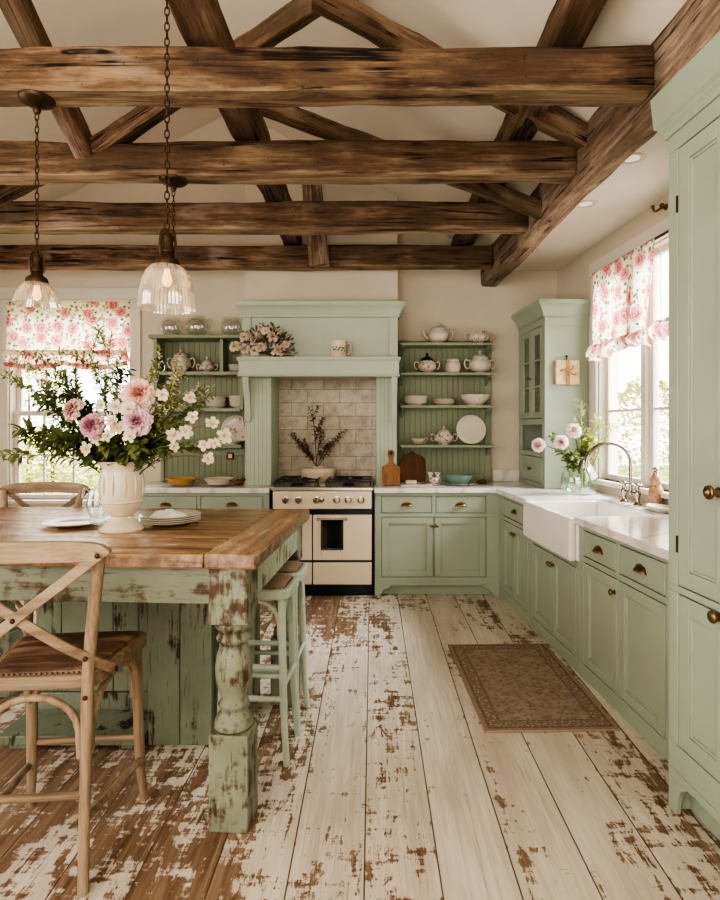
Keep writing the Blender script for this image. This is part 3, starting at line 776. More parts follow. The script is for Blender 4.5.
run_unit('base_cabinet', 'narrow sage base cabinet with one drawer between corner and sink', 1.705, 2.43,
    [(.10, .68, .685, .83)], [(.10, .389, .085, .655, (.372, .585)), (.391, .68, .085, .655, (.408, .585))], depth=.6, zb=.045)
fc = [o for o in COL.objects if o.name == 'base_cabinet.002'][0]
MB().box(-.10, -.001, .002, .022, .0, CT-.001).build('corner_filler', M['green'], fc)
# sink base: two doors, apron sink sits on top
q = RW(.03, 1.70); e = T('sink_cabinet', 'sage sink cabinet with two doors under the white farmhouse sink', 'cabinet', (q.x, q.y, 0), RR-PI/2)
bd = MB(); wS = .80; face(bd, wS, .045, .635, [(.05, wS-.05, .085, .60)]); bd.box(.004, wS-.004, .0205, .6, .047, .63).box(0, wS, .006, .03, 0, .0445)
bd.box(0, .02, .0, .6, .635, CT).box(wS-.02, wS, 0, .6, .635, CT)
bd.build('carcass', M['green'], e, bevel=.002)
door(e, .05, .399, .085, .60, kn=(.378, .535)); door(e, .401, wS-.05, .085, .60, kn=(.422, .535))
run_unit('base_cabinet', 'sage base cabinet with two drawers over two doors between sink and pantry', -.205, .898,
    [(.05, .405, .685, .83), (.445, .83, .685, .83)], [(.05, .418, .085, .655, (.398, .585)), (.432, .83, .085, .655, None)], depth=.6, zb=.045)

# worktops
def poly(mb, pts, z0, z1): return mb.ext([(p[0], p[1]) for p in pts], 'z', z0, z1)
wt = MB()
cY = 4.78; vc = 2.424
poly(wt, [(.018, cY), RW(0, vc+.0), RW(0, 1.685), RW(.745, 1.685), RW(.745, 3.0), (.018, BW-.005)], CT, .895)
poly(wt, [RW(.53, .913), RW(.745, .913), RW(.745, 1.685), RW(.53, 1.685)], CT, .895)
poly(wt, [RW(0, -.205), RW(.745, -.205), RW(.745, .913), RW(0, .913)], CT, .895)
tag(wt.build('worktop', M['marble'], bevel=.004), 'white marble worktop turning the corner around the farmhouse sink', 'worktop')
tag(MB().box(-2.04, -.846, cY, BW-.005, CT, .895).build('worktop', M['marble'], bevel=.004), 'white marble worktop left of the range', 'worktop')
up = MB(); up.box(1.13, 1.40, BW-.022, BW-.004, .896, 1.0)
tag(up.build('marble_upstand', M['marble'], bevel=.002), 'low marble upstand on the wall beside the corner cabinet', 'upstand')

# farmhouse sink
q = RW(-.025, 1.695); e = T('farmhouse_sink', 'white porcelain apron front sink below the window', 'sink', (q.x, q.y, .64), RR-PI/2)
s = MB(); W_, D_, H_ = .786, .555, .245; t_ = .028
s.box(.0, W_, 0, .04, 0, H_).box(0, W_, D_-t_, D_, .0, H_).box(0, t_, .04, D_-t_, 0, H_).box(W_-t_, W_, .04, D_-t_, 0, H_).box(t_, W_-t_, .04, D_-t_, 0, .03)
s.build('basin', M['porcelain'], e, bevel=.012, bseg=4)
MB().lathe([(0, .0305), (.035, .0305), (.04, .034), (.042, .031)], 20, (W_/2, D_/2, 0)).build('drain', M['steel'], e)

# bridge tap
q = RW(.61, 1.42, .8952); e = T('bridge_tap', 'nickel bridge tap with a high swan neck spout beside the window', 'tap', q, RR-PI/2)
t = MB(); t.tube([(0, 0, .06), (0, 0, .09)], .017, 12)
t.tube([(0, 0, .07), (0, 0, .26)]+[(0, -.15+.15*math.cos(a), .26+.14*math.sin(a)) for a in [PI*i/14 for i in range(1, 14)]]+[(0, -.302, .25), (0, -.305, .215)], .0125, 12)
t.torus((0, 0, .13), .014, .005, 16, 8); t.torus((0, -.305, .222), .013, .004, 16, 8)
t.build('spout', M['nickel'], e, smooth=60)
br = MB(); br.tube([(-.085, 0, .075), (.085, 0, .075)], .012, 12); br.build('bridge', M['nickel'], e)
for sx in (-1, 1):
    p = MB(); x = sx*.085
    p.lathe([(0, 0), (.027, 0), (.027, .006), (.017, .014), (.013, .03), (.015, .055), (.02, .066), (.02, .084), (.014, .094), (.011, .115), (.017, .122), (.017, .132), (.008, .14), (0, .142)], 18, (x, 0, 0))
    p.build('pillar', M['nickel'], e, smooth=60)
    h = MB()
    for a in range(4):
        an = a*PI/2+.4; h.tube([(x, 0, .128), (x+.034*math.cos(an), .034*math.sin(an), .128)], [.004, .0055], 8); h.sph((x+.036*math.cos(an), .036*math.sin(an), .128), .0075, 8, 6)
    h.build('cross_handle', M['nickel'], e, smooth=60)

# hutch right (open rack over a beadboard back)
def hutch_right():
    x0, x1 = .245, 1.105; e = T('plate_rack', 'sage open shelves with beadboard back holding china right of the range', 'shelves', (0, BW-.005, .8952))
    z = lambda a: a-.8952
    MB().box(x0+.05, x1-.05, -.03, 0, 0, z(2.20)).build('back_panel', M['bead'], e)
    fr = MB(); fr.box(x0, x0+.05, -.045, 0, 0, z(2.20)).box(x1-.06, x1, -.045, 0, 0, z(2.20)).box(x0+.05, x1-.06, -.045, 0, 0, .06)
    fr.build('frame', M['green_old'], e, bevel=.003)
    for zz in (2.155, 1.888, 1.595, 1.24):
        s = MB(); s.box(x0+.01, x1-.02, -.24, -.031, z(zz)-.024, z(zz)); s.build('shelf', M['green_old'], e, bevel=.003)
        for xx in (x0+.03, x1-.05):
            c = MB(); c.ext([(-.045, z(zz)-.025), (-.20, z(zz)-.025), (-.20, z(zz)-.04), (-.11, z(zz)-.055), (-.06, z(zz)-.10), (-.045, z(zz)-.11)], 'x', xx-.008, xx+.008)
            c.build('bracket', M['green_old'], e)
hutch_right()
def hutch_left():
    x0, x1 = -1.955, -1.152; e = T('plate_rack', 'sage open dresser rack with sides and a divider left of the range', 'shelves', (0, BW-.005, .8952))
    z = lambda a: a-.8952
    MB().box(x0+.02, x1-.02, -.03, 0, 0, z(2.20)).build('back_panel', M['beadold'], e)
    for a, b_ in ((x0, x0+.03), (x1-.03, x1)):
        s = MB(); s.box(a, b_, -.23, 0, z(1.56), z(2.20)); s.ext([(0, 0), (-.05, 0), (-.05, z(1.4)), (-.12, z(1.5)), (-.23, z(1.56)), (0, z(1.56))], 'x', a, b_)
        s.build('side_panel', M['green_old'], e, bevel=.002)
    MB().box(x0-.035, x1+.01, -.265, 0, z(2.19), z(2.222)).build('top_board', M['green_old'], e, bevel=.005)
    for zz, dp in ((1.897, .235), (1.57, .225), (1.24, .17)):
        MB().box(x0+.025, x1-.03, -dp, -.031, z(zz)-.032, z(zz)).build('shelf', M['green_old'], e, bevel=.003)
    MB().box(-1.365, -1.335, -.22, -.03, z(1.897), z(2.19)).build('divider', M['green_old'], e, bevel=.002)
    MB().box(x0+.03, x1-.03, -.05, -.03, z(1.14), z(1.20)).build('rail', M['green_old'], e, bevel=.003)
hutch_left()
# socket on the left rack's back board
e = T('power_socket', 'small black framed socket on the back board of the left rack', 'socket', (-1.31, BW-.0555, 1.10))
MB().box(-.032, .032, -.008, 0, 0, .065).build('cover_plate', M['bronze'], e, bevel=.003)
MB().box(-.018, .018, -.011, -.008, .012, .052).build('insert', M['paper'], e, bevel=.003)

# range hood
e = T('range_hood', 'mint painted hood surround with mantel shelf over the cream range', 'hood', (0, BW, .895))
z = lambda a: a-.895
xL, xR = -1.115, .222
cb = MB(); cb.box(xL, xR, -.42, 0, z(1.985), z(2.345)); cb.build('canopy', M['mint'], e, bevel=.003)
pn = MB(); pn.box(xL, xL+.075, -.432, -.42, z(1.985), z(2.345)).box(xR-.075, xR, -.432, -.42, z(1.985), z(2.345)); pn.build('pilaster_strip', M['mint'], e, bevel=.003)
cr = MB(); crown(cr, xL, xR, -.432, 0, z(2.345), CROWN); cr.build('crown', M['mint'], e, smooth=25)
ms = MB(); ms.box(xL-.005, xR+.005, -.555, 0, z(1.84), z(1.955)); crown(ms, xL, xR, -.56, 0, z(1.955), [(0, 0), (.012, .0), (.014, .012), (.018, .018), (.018, .032)])
crown(ms, xL-.002, xR+.002, -.553, -.35, z(1.825), [(.0, 0), (.012, 0), (.012, .008), (.004, .016)])
ms.build('mantel_shelf', M['mint'], e, smooth=25)
for a, b_ in ((-1.095, -.868), (.035, .215)):
    MB().box(a, b_, -.42, 0, 0, z(1.84)).build('column', M['beadmint'], e, bevel=.003)
for x in (-1.068, .188):
    c = MB(); c.ext([(-.42, z(1.84)), (-.53, z(1.84)), (-.53, z(1.78)), (-.50, z(1.70)), (-.455, z(1.62)), (-.448, z(1.53)), (-.45, z(1.46)), (-.44, z(1.44)), (-.42, z(1.44))], 'x', x-.026, x+.026)
    c.build('corbel', M['mint'], e, bevel=.004)
struct(MB().box(-.868, .035, BW-.02, BW-.001, .6, 1.84).build('trim_1', M['tiles'], recenter=False))

# corner cabinet
UD = .37; q = RW(UW-UD, 2.985, .896); wU = .635
e = T('corner_cabinet', 'tall mint corner cabinet with glazed doors standing on the worktop', 'cabinet', q, RR-PI/2)
z = lambda a: a-.896
H = z(2.30)
bx = MB(); bx.box(0, .02, .02, UD-.006, 0, H).box(wU-.022, wU, 0, UD-.006, 0, H).box(0.02, wU-.022, UD-.03, UD-.006, 0, H).box(.02, wU-.022, .02, UD-.03, H-.03, H)
for zz in (0, z(1.155), z(1.43), z(1.72), z(2.0)): bx.box(.02, wU-.022, .03 if zz not in (0,) else .02, UD-.03, zz, zz+.02)
face(bx, wU-.022, 0, H, [(.06, wU-.06, z(.93), z(1.15)), (.06, wU-.06, z(1.19), z(1.42)), (.06, wU-.06, z(1.47), z(2.24))])
bx.build('carcass', M['green'], e, bevel=.002)
sp = MB(); sp.box(wU, wU+.006, .0, .03, 0, H-.0).box(wU, wU+.006, UD-.036, UD-.006, 0, H).box(wU, wU+.006, .03, UD-.036, H-.07, H); sp.build('end_panel_frame', M['green'], e, bevel=.002)
xm = wU/2
door(e, .06, xm, z(1.47), z(2.24), glass=(1, 3), kn=(xm-.02, z(1.82)), st=.045); door(e, xm, wU-.06, z(1.47), z(2.24), glass=(1, 3), kn=None, st=.045)
drawer(e, .06, wU-.06, z(.93), z(1.15), pull='knob')
cr = MB(); crown(cr, 0, wU, 0, UD-.006, H, [(o*1.15, h*1.05) for o, h in CROWN], left=False); cr.build('crown', M['green'], e, smooth=25)

# pantry
q = RW(-.13, -.215); e = T('pantry_cupboard', 'tall sage pantry cupboard with panelled doors at the right edge', 'cupboard', (q.x, q.y, 0), RR-PI/2)
wP, dP, HP = 1.05, .86, 2.50
ops = [(.058, .327, .255, .805), (.345, .614, .255, .805), (.632, .99, .255, .805), (.058, .327, .83, 2.40), (.345, .614, .83, 2.40), (.632, .99, .83, 2.40)]
bx = MB(); face(bx, wP, .16, HP, ops); bx.box(.002, wP-.002, .0205, dP, .162, HP-.001)
bx.box(0, wP, 0, .02, .125, .16)
for x0, sg in ((0, 1), (wP, -1)):
    bx.ext([(x0, 0), (x0+sg*.045, 0), (x0+sg*.055, .06), (x0+sg*.075, .10), (x0+sg*.11, .125), (x0, .125)], 'y', 0, .02)
    bx.box(min(x0, x0+sg*.02), max(x0, x0+sg*.02), .02, .5, 0, .16)
bx.box(.02, wP-.02, .07, .085, 0, .16)
bx.build('carcass', M['green'], e, bevel=.0025)
for i, o_ in enumerate(ops):
    d = door(e, *o_, st=.058, rec=.012)
    xk = o_[1]-.05
    if i == 0: knob(d, xk, .79, r=.021)
    elif i == 3:
        l = MB(); l.M = Mx.Translation((xk, 0, 1.19)) @ Mx.Rotation(PI/2, 4, 'X')
        l.lathe([(0, 0), (.017, 0), (.017, .004), (.008, .008), (.007, .03), (.014, .034), (.016, .040), (.012, .047), (0, .05)], 16)
        l.M = None; l.bar((xk-.01, -.03, 1.19), (xk+.06, -.03, 1.192), .012, .018); l.sph((xk+.062, -.03, 1.192), (.011, .009, .018), 10, 8); l.torus((xk, -.034, 1.19), .018, .006, 18, 8, (0, 1, 0)); l.build('turn_latch', M['brass'], d, smooth=50)
        for zz in (.98, 2.2): hb = MB(); hb.tube([(.056, -.002, zz-.03), (.056, -.002, zz+.03)], .004, 8); hb.build('hinge', M['bronze'], d)
    elif i in (1, 2): knob(d, o_[0]+.025, .77, r=.019)
    else: knob(d, o_[0]+.025, 1.19, r=.019)
cr = MB(); crown(cr, 0, wP, 0, dP, HP-.04, [(0, 0), (.010, 0), (.010, .014), (.016, .024), (.024, .030), (.024, .040), (.036, .05), (.044, .165), (.036, .17)], right=False); cr.build('crown', M['green'], e, smooth=25)
hk = MB(); p = RW(UW-.001, 1.25, 2.79)
e = T('brass_hook', 'small brass hook on the wall above the sink window casing near the pantry', 'hook', p, RR-PI/2)
hk.tube(spline([(0, 0, 0), (0, -.03, -.004), (-.012, -.055, -.02), (-.035, -.06, -.012), (-.045, -.062, .012)], 5), [.008]*21, 8); hk.sph((-.046, -.062, .016), .013, 10, 8); hk.sph((.0, -.03, .012), (.018, .014, .012), 10, 8)
hk.M = Mx.Rotation(PI/2, 4, 'X'); hk.lathe([(0, 0), (.02, 0), (.018, .007), (0, .008)], 14); hk.M = None
hk.build('hook', M['brass'], e, smooth=60)

# ================================================================== RANGE
e = T('range_cooker', 'cream enamel range cooker with black hob and oven doors under the hood', 'stove', (-.41, 4.775, 0))
R0, R1 = -.418, .418
bo = MB(); bo.box(R0, R1, .02, .60, .09, .875); bo.build('body', M['blackenamel'], e, bevel=.004)
pl = MB(); pl.box(R0+.01, R1-.01, .045, .55, 0, .09); pl.build('plinth', M['blackenamel'], e)
MB().box(R0-.004, R1+.004, -.012, .62, .875, .905).build('hob_plate', M['steel'], e, bevel=.006)
cp = MB(); cp.box(R0+.012, R1-.012, -.012, .02, .725, .872); cp.build('control_panel', M['enamel'], e, bevel=.008)
for x in (-.30, -.195, -.045, .12, .215, .32):
    k = MB(); k.M = Mx.Translation((x, -.012, .80)) @ Mx.Rotation(PI/2, 4, 'X')
    k.lathe([(0, 0), (.030, 0), (.030, .003), (.021, .005), (.020, .022), (.018, .027), (0, .028)], 20); k.M = Mx.Translation((x, -.012, .80)); k.box(-.005, .005, -.036, -.02, -.022, .022)
    k.build('knob', M['nickel'], e, smooth=40)
ck = MB(); ck.M = Mx.Translation((-.005, -.012, .803)) @ Mx.Rotation(PI/2, 4, 'X'); ck.lathe([(0, 0), (.024, 0), (.024, .008), (.019, .011), (0, .0111)], 20); ck.build('clock', M['nickel'], e, smooth=40)
MB().box(R0+.012, R1-.012, -.004, .02, .682, .718).build('towel_strip', M['blackenamel'], e, bevel=.004)
def oven_door(x0, x1, z0, z1, win=None, rail=None):
    d = MB()
    if win:
        a, b_, c, f_ = win
        d.box(x0, a, -.012, .02, z0, z1).box(b_, x1, -.012, .02, z0, z1).box(a, b_, -.012, .02, z0, c).box(a, b_, -.012, .02, f_, z1)
    else: d.box(x0, x1, -.012, .02, z0, z1)
    o = d.build('oven_door', M['enamel'], e, bevel=.004)
    if win:
        a, b_, c, f_ = win; g = MB(); g.box(a, b_, -.006, .0, c, f_); g.build('oven_window', M['ovenglass'], o)
        fr = MB(); fr.box(a-.01, a, -.016, -.01, c-.01, f_+.01).box(b_, b_+.01, -.016, -.01, c-.01, f_+.01).box(a, b_, -.016, -.01, c-.01, c).box(a, b_, -.016, -.01, f_, f_+.01); fr.build('window_frame', M['iron'], o, bevel=.002)
    if rail:
        r = MB(); a, b_, zz = rail
        r.tube([(a, -.045, zz), (b_, -.045, zz)], .008, 10)
        for x in (a+.01, b_-.01): r.tube([(x, -.012, zz), (x, -.045, zz)], .007, 8); r.sph((x, -.045, zz), .013, 10, 8)
        r.build('handle', M['nickel'], o, smooth=60)
oven_door(R0+.012, -.085, .305, .678, None, (-.30, -.13, .635)); oven_door(-.075, R1-.012, .305, .678, (.0, .165, .40, .63), (-.04, .21, .648))
oven_door(R0+.012, -.085, .105, .285, None, None); oven_door(-.075, R1-.012, .105, .285, None, None)
def grate(x0, x1):
    g = MB(); zt = .945
    for y in (.03, .53): g.bar((x0, y, zt), (x1, y, zt), .014, .014)
    for x in (x0, x1): g.bar((x, .03, zt), (x, .53, zt), .014, .014)
    xm = (x0+x1)/2; g.bar((x0, .28, zt), (x1, .28, zt), .012, .012)
    for yc in (.155, .405):
        for a in range(4):
            an = a*PI/2+PI/4; g.bar((xm+.03*math.cos(an), yc+.03*math.sin(an), zt), (xm+.15*math.cos(an), yc+.11*math.sin(an), zt), .010, .012)
        g.lathe([(0, .906), (.055, .906), (.05, .918), (.035, .92), (.035, .93), (0, .932)], 18, (xm, yc, 0))
    for x in (x0, x1):
        for y in (.03, .28, .53): g.bar((x, y, .905), (x, y, zt), .012, .012)
    return g.build('hob_grate', M['iron'], e, bevel=.002)
grate(R0+.02, -.06); grate(.03, R1-.02)

# ================================================================== TABLE
TZ = .966; trz = -math.radians(3.4)
e = T('farm_table', 'tall rustic farm table with bare plank top and worn green turned legs', 'table', (-.393, 1.966, 0), trz)
TL, TD = 1.72, 1.09
tb = MB(); tb.box(-TL, -.182, 0, TD, TZ-.05, TZ); top = tb.build('tabletop', M['topx'], e, bevel=.006)
tb = MB(); tb.box(-.180, 0, -.004, TD+.004, TZ-.051, TZ+.001); tb.build('breadboard_end', M['topy'], e, bevel=.008)
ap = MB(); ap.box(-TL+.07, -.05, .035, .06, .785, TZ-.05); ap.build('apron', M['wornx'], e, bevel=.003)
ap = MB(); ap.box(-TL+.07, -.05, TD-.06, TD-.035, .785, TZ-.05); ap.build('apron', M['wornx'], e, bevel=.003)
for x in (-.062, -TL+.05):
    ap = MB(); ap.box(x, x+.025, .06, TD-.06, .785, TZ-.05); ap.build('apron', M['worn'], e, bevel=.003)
def table_leg(x, y):
    h = .069; lg = MB(); lg.box(x-h, x+h, y-h, y+h, .715, TZ-.05).box(x-h, x+h, y-h, y+h, 0, .335)
    t = lg
    prof = [(.05, .335), (.068, .34), (.066, .365), (.056, .385), (.046, .40), (.052, .412), (.056, .422), (.048, .433), (.044, .445), (.055, .475), (.064, .515), (.066, .55), (.060, .59), (.05, .62), (.045, .635), (.058, .645), (.062, .655), (.056, .665), (.047, .675), (.06, .688), (.068, .70), (.066, .715), (.05, .7155)]
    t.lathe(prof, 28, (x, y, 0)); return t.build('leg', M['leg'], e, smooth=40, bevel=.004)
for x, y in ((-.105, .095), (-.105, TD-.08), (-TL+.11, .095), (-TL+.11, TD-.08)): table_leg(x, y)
# pedestal below the table
e = T('table_pedestal', 'worn green planked pedestal cabinet standing under the farm table', 'cabinet', (-1.2, 2.7, 0))
def pb(x0, x1, y0, y1, z0, z1, name, mat='plank', bev=.004):
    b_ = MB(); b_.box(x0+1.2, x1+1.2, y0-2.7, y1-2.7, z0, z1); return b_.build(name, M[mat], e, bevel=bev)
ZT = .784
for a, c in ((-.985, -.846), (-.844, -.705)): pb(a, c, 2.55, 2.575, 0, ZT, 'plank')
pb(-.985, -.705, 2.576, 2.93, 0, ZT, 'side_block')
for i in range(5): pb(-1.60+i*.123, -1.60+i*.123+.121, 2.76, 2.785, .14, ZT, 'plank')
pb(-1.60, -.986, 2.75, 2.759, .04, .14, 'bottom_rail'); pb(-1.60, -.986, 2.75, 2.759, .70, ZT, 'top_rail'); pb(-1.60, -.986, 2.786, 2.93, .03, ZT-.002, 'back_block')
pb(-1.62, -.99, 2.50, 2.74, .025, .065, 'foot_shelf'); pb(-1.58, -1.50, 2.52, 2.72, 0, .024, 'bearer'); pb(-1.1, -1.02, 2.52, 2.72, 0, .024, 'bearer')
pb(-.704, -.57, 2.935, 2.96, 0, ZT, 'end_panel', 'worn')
# ================================================================== CHAIRS AND STOOLS
def rounded(w0, w1, d, r, n=6):
    """outline of a seat: width w0 at the back (y=-d/2), w1 at the front"""
    cs = [(-w0/2+r, -d/2+r, PI, 1.5*PI), (w0/2-r, -d/2+r, 1.5*PI, 2*PI), (w1/2-r, d/2-r, 0, .5*PI), (-w1/2+r, d/2-r, .5*PI, PI)]
    return [(cx+r*math.cos(a0+(a1-a0)*i/n), cy+r*math.sin(a0+(a1-a0)*i/n)) for cx, cy, a0, a1 in cs for i in range(n+1)]
def pad(mb, out, z0, h, cx=0, cy=0):
    rings = [(1.0, 0), (.99, h*.5), (.93, h*.8), (.75, h), (.4, h*1.05), (0.02, h*1.06)]; n = len(out); vs = []; fs = []
    for s_, z in rings: vs += [(cx+p[0]*s_, cy+p[1]*s_, z0+z) for p in out]
    for i in range(len(rings)-1):
        for k in range(n): fs.append((i*n+k, i*n+(k+1)%n, (i+1)*n+(k+1)%n, (i+1)*n+k))
    fs.append(tuple((len(rings)-1)*n+k for k in range(n))); mb.add(vs, fs)
def seat_parts(e, w0, w1, d, z, mat, padmat, r=.05, nail=True, dy=0.0):
    out = [(x, y+dy) for x, y in rounded(w0, w1, d, r)]; f = MB(); f.ext(out, 'z', z-.042, z); f.build('seat_frame', M[mat], e, bevel=.006)
    inn = rounded(w0-.05, w1-.05, d-.05, r*.8); p = MB(); pad(p, inn, z, .014, 0, dy); p.build('seat', M[padmat], e, smooth=50)
    if nail:
        nb = MB(); o2 = rounded(w0-.042, w1-.042, d-.042, r*.85, 3); n = len(o2)
        for i in range(n):
            a, b_ = V((*o2[i], 0)), V((*o2[(i+1)%n], 0)); m = max(1, int((b_-a).length/.016))
            for k in range(m): q = a.lerp(b_, k/m); nb.sph((q.x, q.y+dy, z+.002), (.0045, .0045, .004), 6, 4)
        nb.build('nail_trim', M['brass'], e, smooth=60)
def hoop(mb, a, b_, ztop, zlow, r=.011, n=14):
    """bentwood brace between two legs, under the seat rail"""
    a, b_ = V(a), V(b_); pts = []
    for i in range(n+1):
        t = PI*i/n; k = (1-math.cos(t))/2; q = a.lerp(b_, k); q.z = zlow+(ztop-zlow)*math.sin(t)**.55; pts.append(q)
    mb.tube(pts, r, 8)
def cross_chair(label, loc, rz, group=None):
    e = T('cross_back_chair', label, 'chair', loc, rz, group); SZ = .635
    seat_parts(e, .36, .45, .40, SZ, 'oakx', 'hide', .055, dy=.02)
    fl_, bl = [], []
    for s_ in (-1, 1):
        foot = V((s_*.205, .215, 0)); tp = V((s_*.185, .185, SZ-.04)); fl_.append((foot, tp))
        m = MB(); m.tube(spline([foot, foot.lerp(tp, .3)+V((-s_*.008, -.004, 0)), tp], 6), [.016]*6+[.019]*7, 12); m.build('front_leg', M['oak'], e, smooth=60)
        pts = [(s_*.152, -.225, 0), (s_*.150, -.205, .30), (s_*.158, -.205, SZ-.02), (s_*.186, -.24, .83), (s_*.222, -.285, 1.04)]
        m = MB(); m.tube(spline(pts, 6), [.0165]*8+[.0185]*17, 12); m.build('rear_post', M['oak'], e, smooth=60); bl.append(V(pts[0]))
        st = MB(); k = .20/.6
        st.tube([foot.lerp(tp, .27), V((s_*.151, -.21, .21))], .0125, 10); st.build('stretcher', M['oak'], e, smooth=60)
        h = MB(); hoop(h, (s_*.160, -.185, 0), (s_*.19, .175, 0), SZ-.05, .40, .0115); h.build('bentwood_brace', M['oak'], e, smooth=60)
    h = MB(); hoop(h, (-.136, -.207, 0), (.136, -.207, 0), SZ-.05, .40); h.build('bentwood_brace', M['oak'], e, smooth=60)
    h = MB(); hoop(h, (-.17, .19, 0), (.17, .19, 0), SZ-.05, .40); h.build('bentwood_brace', M['oak'], e, smooth=60)
    st = MB(); st.tube([(-.15, -.207, .285), (.15, -.207, .285)], .0125, 10); st.build('stretcher', M['oakx'], e, smooth=60)
    st = MB(); st.tube([(-.19, .205, .24), (.19, .205, .24)], .0125, 10); st.build('stretcher', M['oakx'], e, smooth=60)
    # yoke rail: bowed board with rounded ends
    tr = MB(); n = 24; vs = []; fs = []
    for i in range(n+1):
        t = -1+2*i/n; x = t*.258; y = -.30-.045*(1-t*t); hh = .030*math.sqrt(max(.02, 1-abs(t)**7)); zc = 1.040+.012*(1-t*t)
        for dy, dz in ((-.011, -1), (.011, -1), (.013, 0), (.011, 1), (-.011, 1), (-.013, 0)): vs.append((x, y+dy, zc+dz*hh))
    for i in range(n):
        for k in range(6): fs.append((i*6+k, i*6+6+k, i*6+6+(k+1)%6, i*6+(k+1)%6))
    fs += [tuple(range(6)), tuple(n*6+k for k in range(5, -1, -1))]
    tr.add(vs, fs); tr.build('top_rail', M['oakx'], e, smooth=50, bevel=.003)
    for s_, off in ((1, .007), (-1, -.007)):
        pts = spline([(s_*.232, -.325, 1.035), (s_*.13, -.32, .955), (0, -.312+off*-1, .855), (-s_*.11, -.275, .765), (-s_*.170, -.226, .705), (-s_*.198, -.15, .65), (-s_*.205, -.10, .622)], 6)
        m = MB(); m.ribbon(pts, .030, .009, [V((0, -1, 0)).lerp(V((-s_, 0, 0)), max(0, (i-24)/12)) for i in range(len(pts))]); m.build('cross_strap', M['oakx'], e, bevel=.002)
    rv = MB()
    for x, y, z in ((0, -.326, .855), (.232, -.336, 1.035), (-.232, -.336, 1.035), (.165, -.243, .71), (-.165, -.243, .71), (.157, -.224, .585), (-.157, -.224, .585)): rv.sph((x, y, z), (.0075, .005, .0075), 8, 6)
    for s_ in (-1, 1): rv.sph((s_*.211, -.11, .626), (.005, .0075, .0075), 8, 6)
    rv.build('rivets', M['bronze'], e, smooth=60)
    return e
cross_chair('bleached oak cross-back chair seen from behind, nearest the camera at bottom left', (-1.04, 1.95, 0), math.radians(5.5))
cross_chair('oak cross-back chair beyond the table, its back against the left window', (-1.87, 3.02, 0), math.radians(181))

def stool(label, loc, rz):
    e = T('backless_stool', label, 'stool', loc, rz, None); SZ = .725
    w, d = .31, .255
    seat_parts(e, w, w, d, SZ, 'stool', 'rush', .045)
    L = {}
    for sx in (-1, 1):
        for sy in (-1, 1):
            f, t_ = V((sx*(w/2-.008), sy*(d/2-.008), 0)), V((sx*(w/2-.035), sy*(d/2-.03), SZ-.04)); L[sx, sy] = (f, t_)
            m = MB(); m.tube(spline([f, f.lerp(t_, .35)+V((-sx*.006, -sy*.004, 0)), t_], 6), [.014]*6+[.0165]*7, 12); m.build('leg', M['stool'], e, smooth=60)
    P = lambda k, z: L[k][0].lerp(L[k][1], z/(SZ-.04))
    for a, b_, zz in (((-1,-1), (1,-1), .27), ((-1,1), (1,1), .27), ((-1,-1), (-1,1), .33), ((1,-1), (1,1), .33), ((-1,-1), (1,-1), .40)):
        m = MB(); m.tube([P(a, zz), P(b_, zz)], .0115, 10); m.build('stretcher', M['stool'], e, smooth=60)
    for a, b_ in (((-1,-1), (1,-1)), ((-1,1), (1,1)), ((-1,-1), (-1,1)), ((1,-1), (1,1))):
        m = MB(); p, q = P(a, .5), P(b_, .5); hoop(m, p.lerp(q, .06), q.lerp(p, .06), SZ-.05, .52, .009); m.build('bentwood_brace', M['stool'], e, smooth=60)
    return e
stool('pale green backless stool nearest the front table leg, woven seat', (-.492, 2.525, 0), trz)
stool('pale green backless stool farther back, tucked beside the rear table leg', (-.478, 2.79, 0), trz)

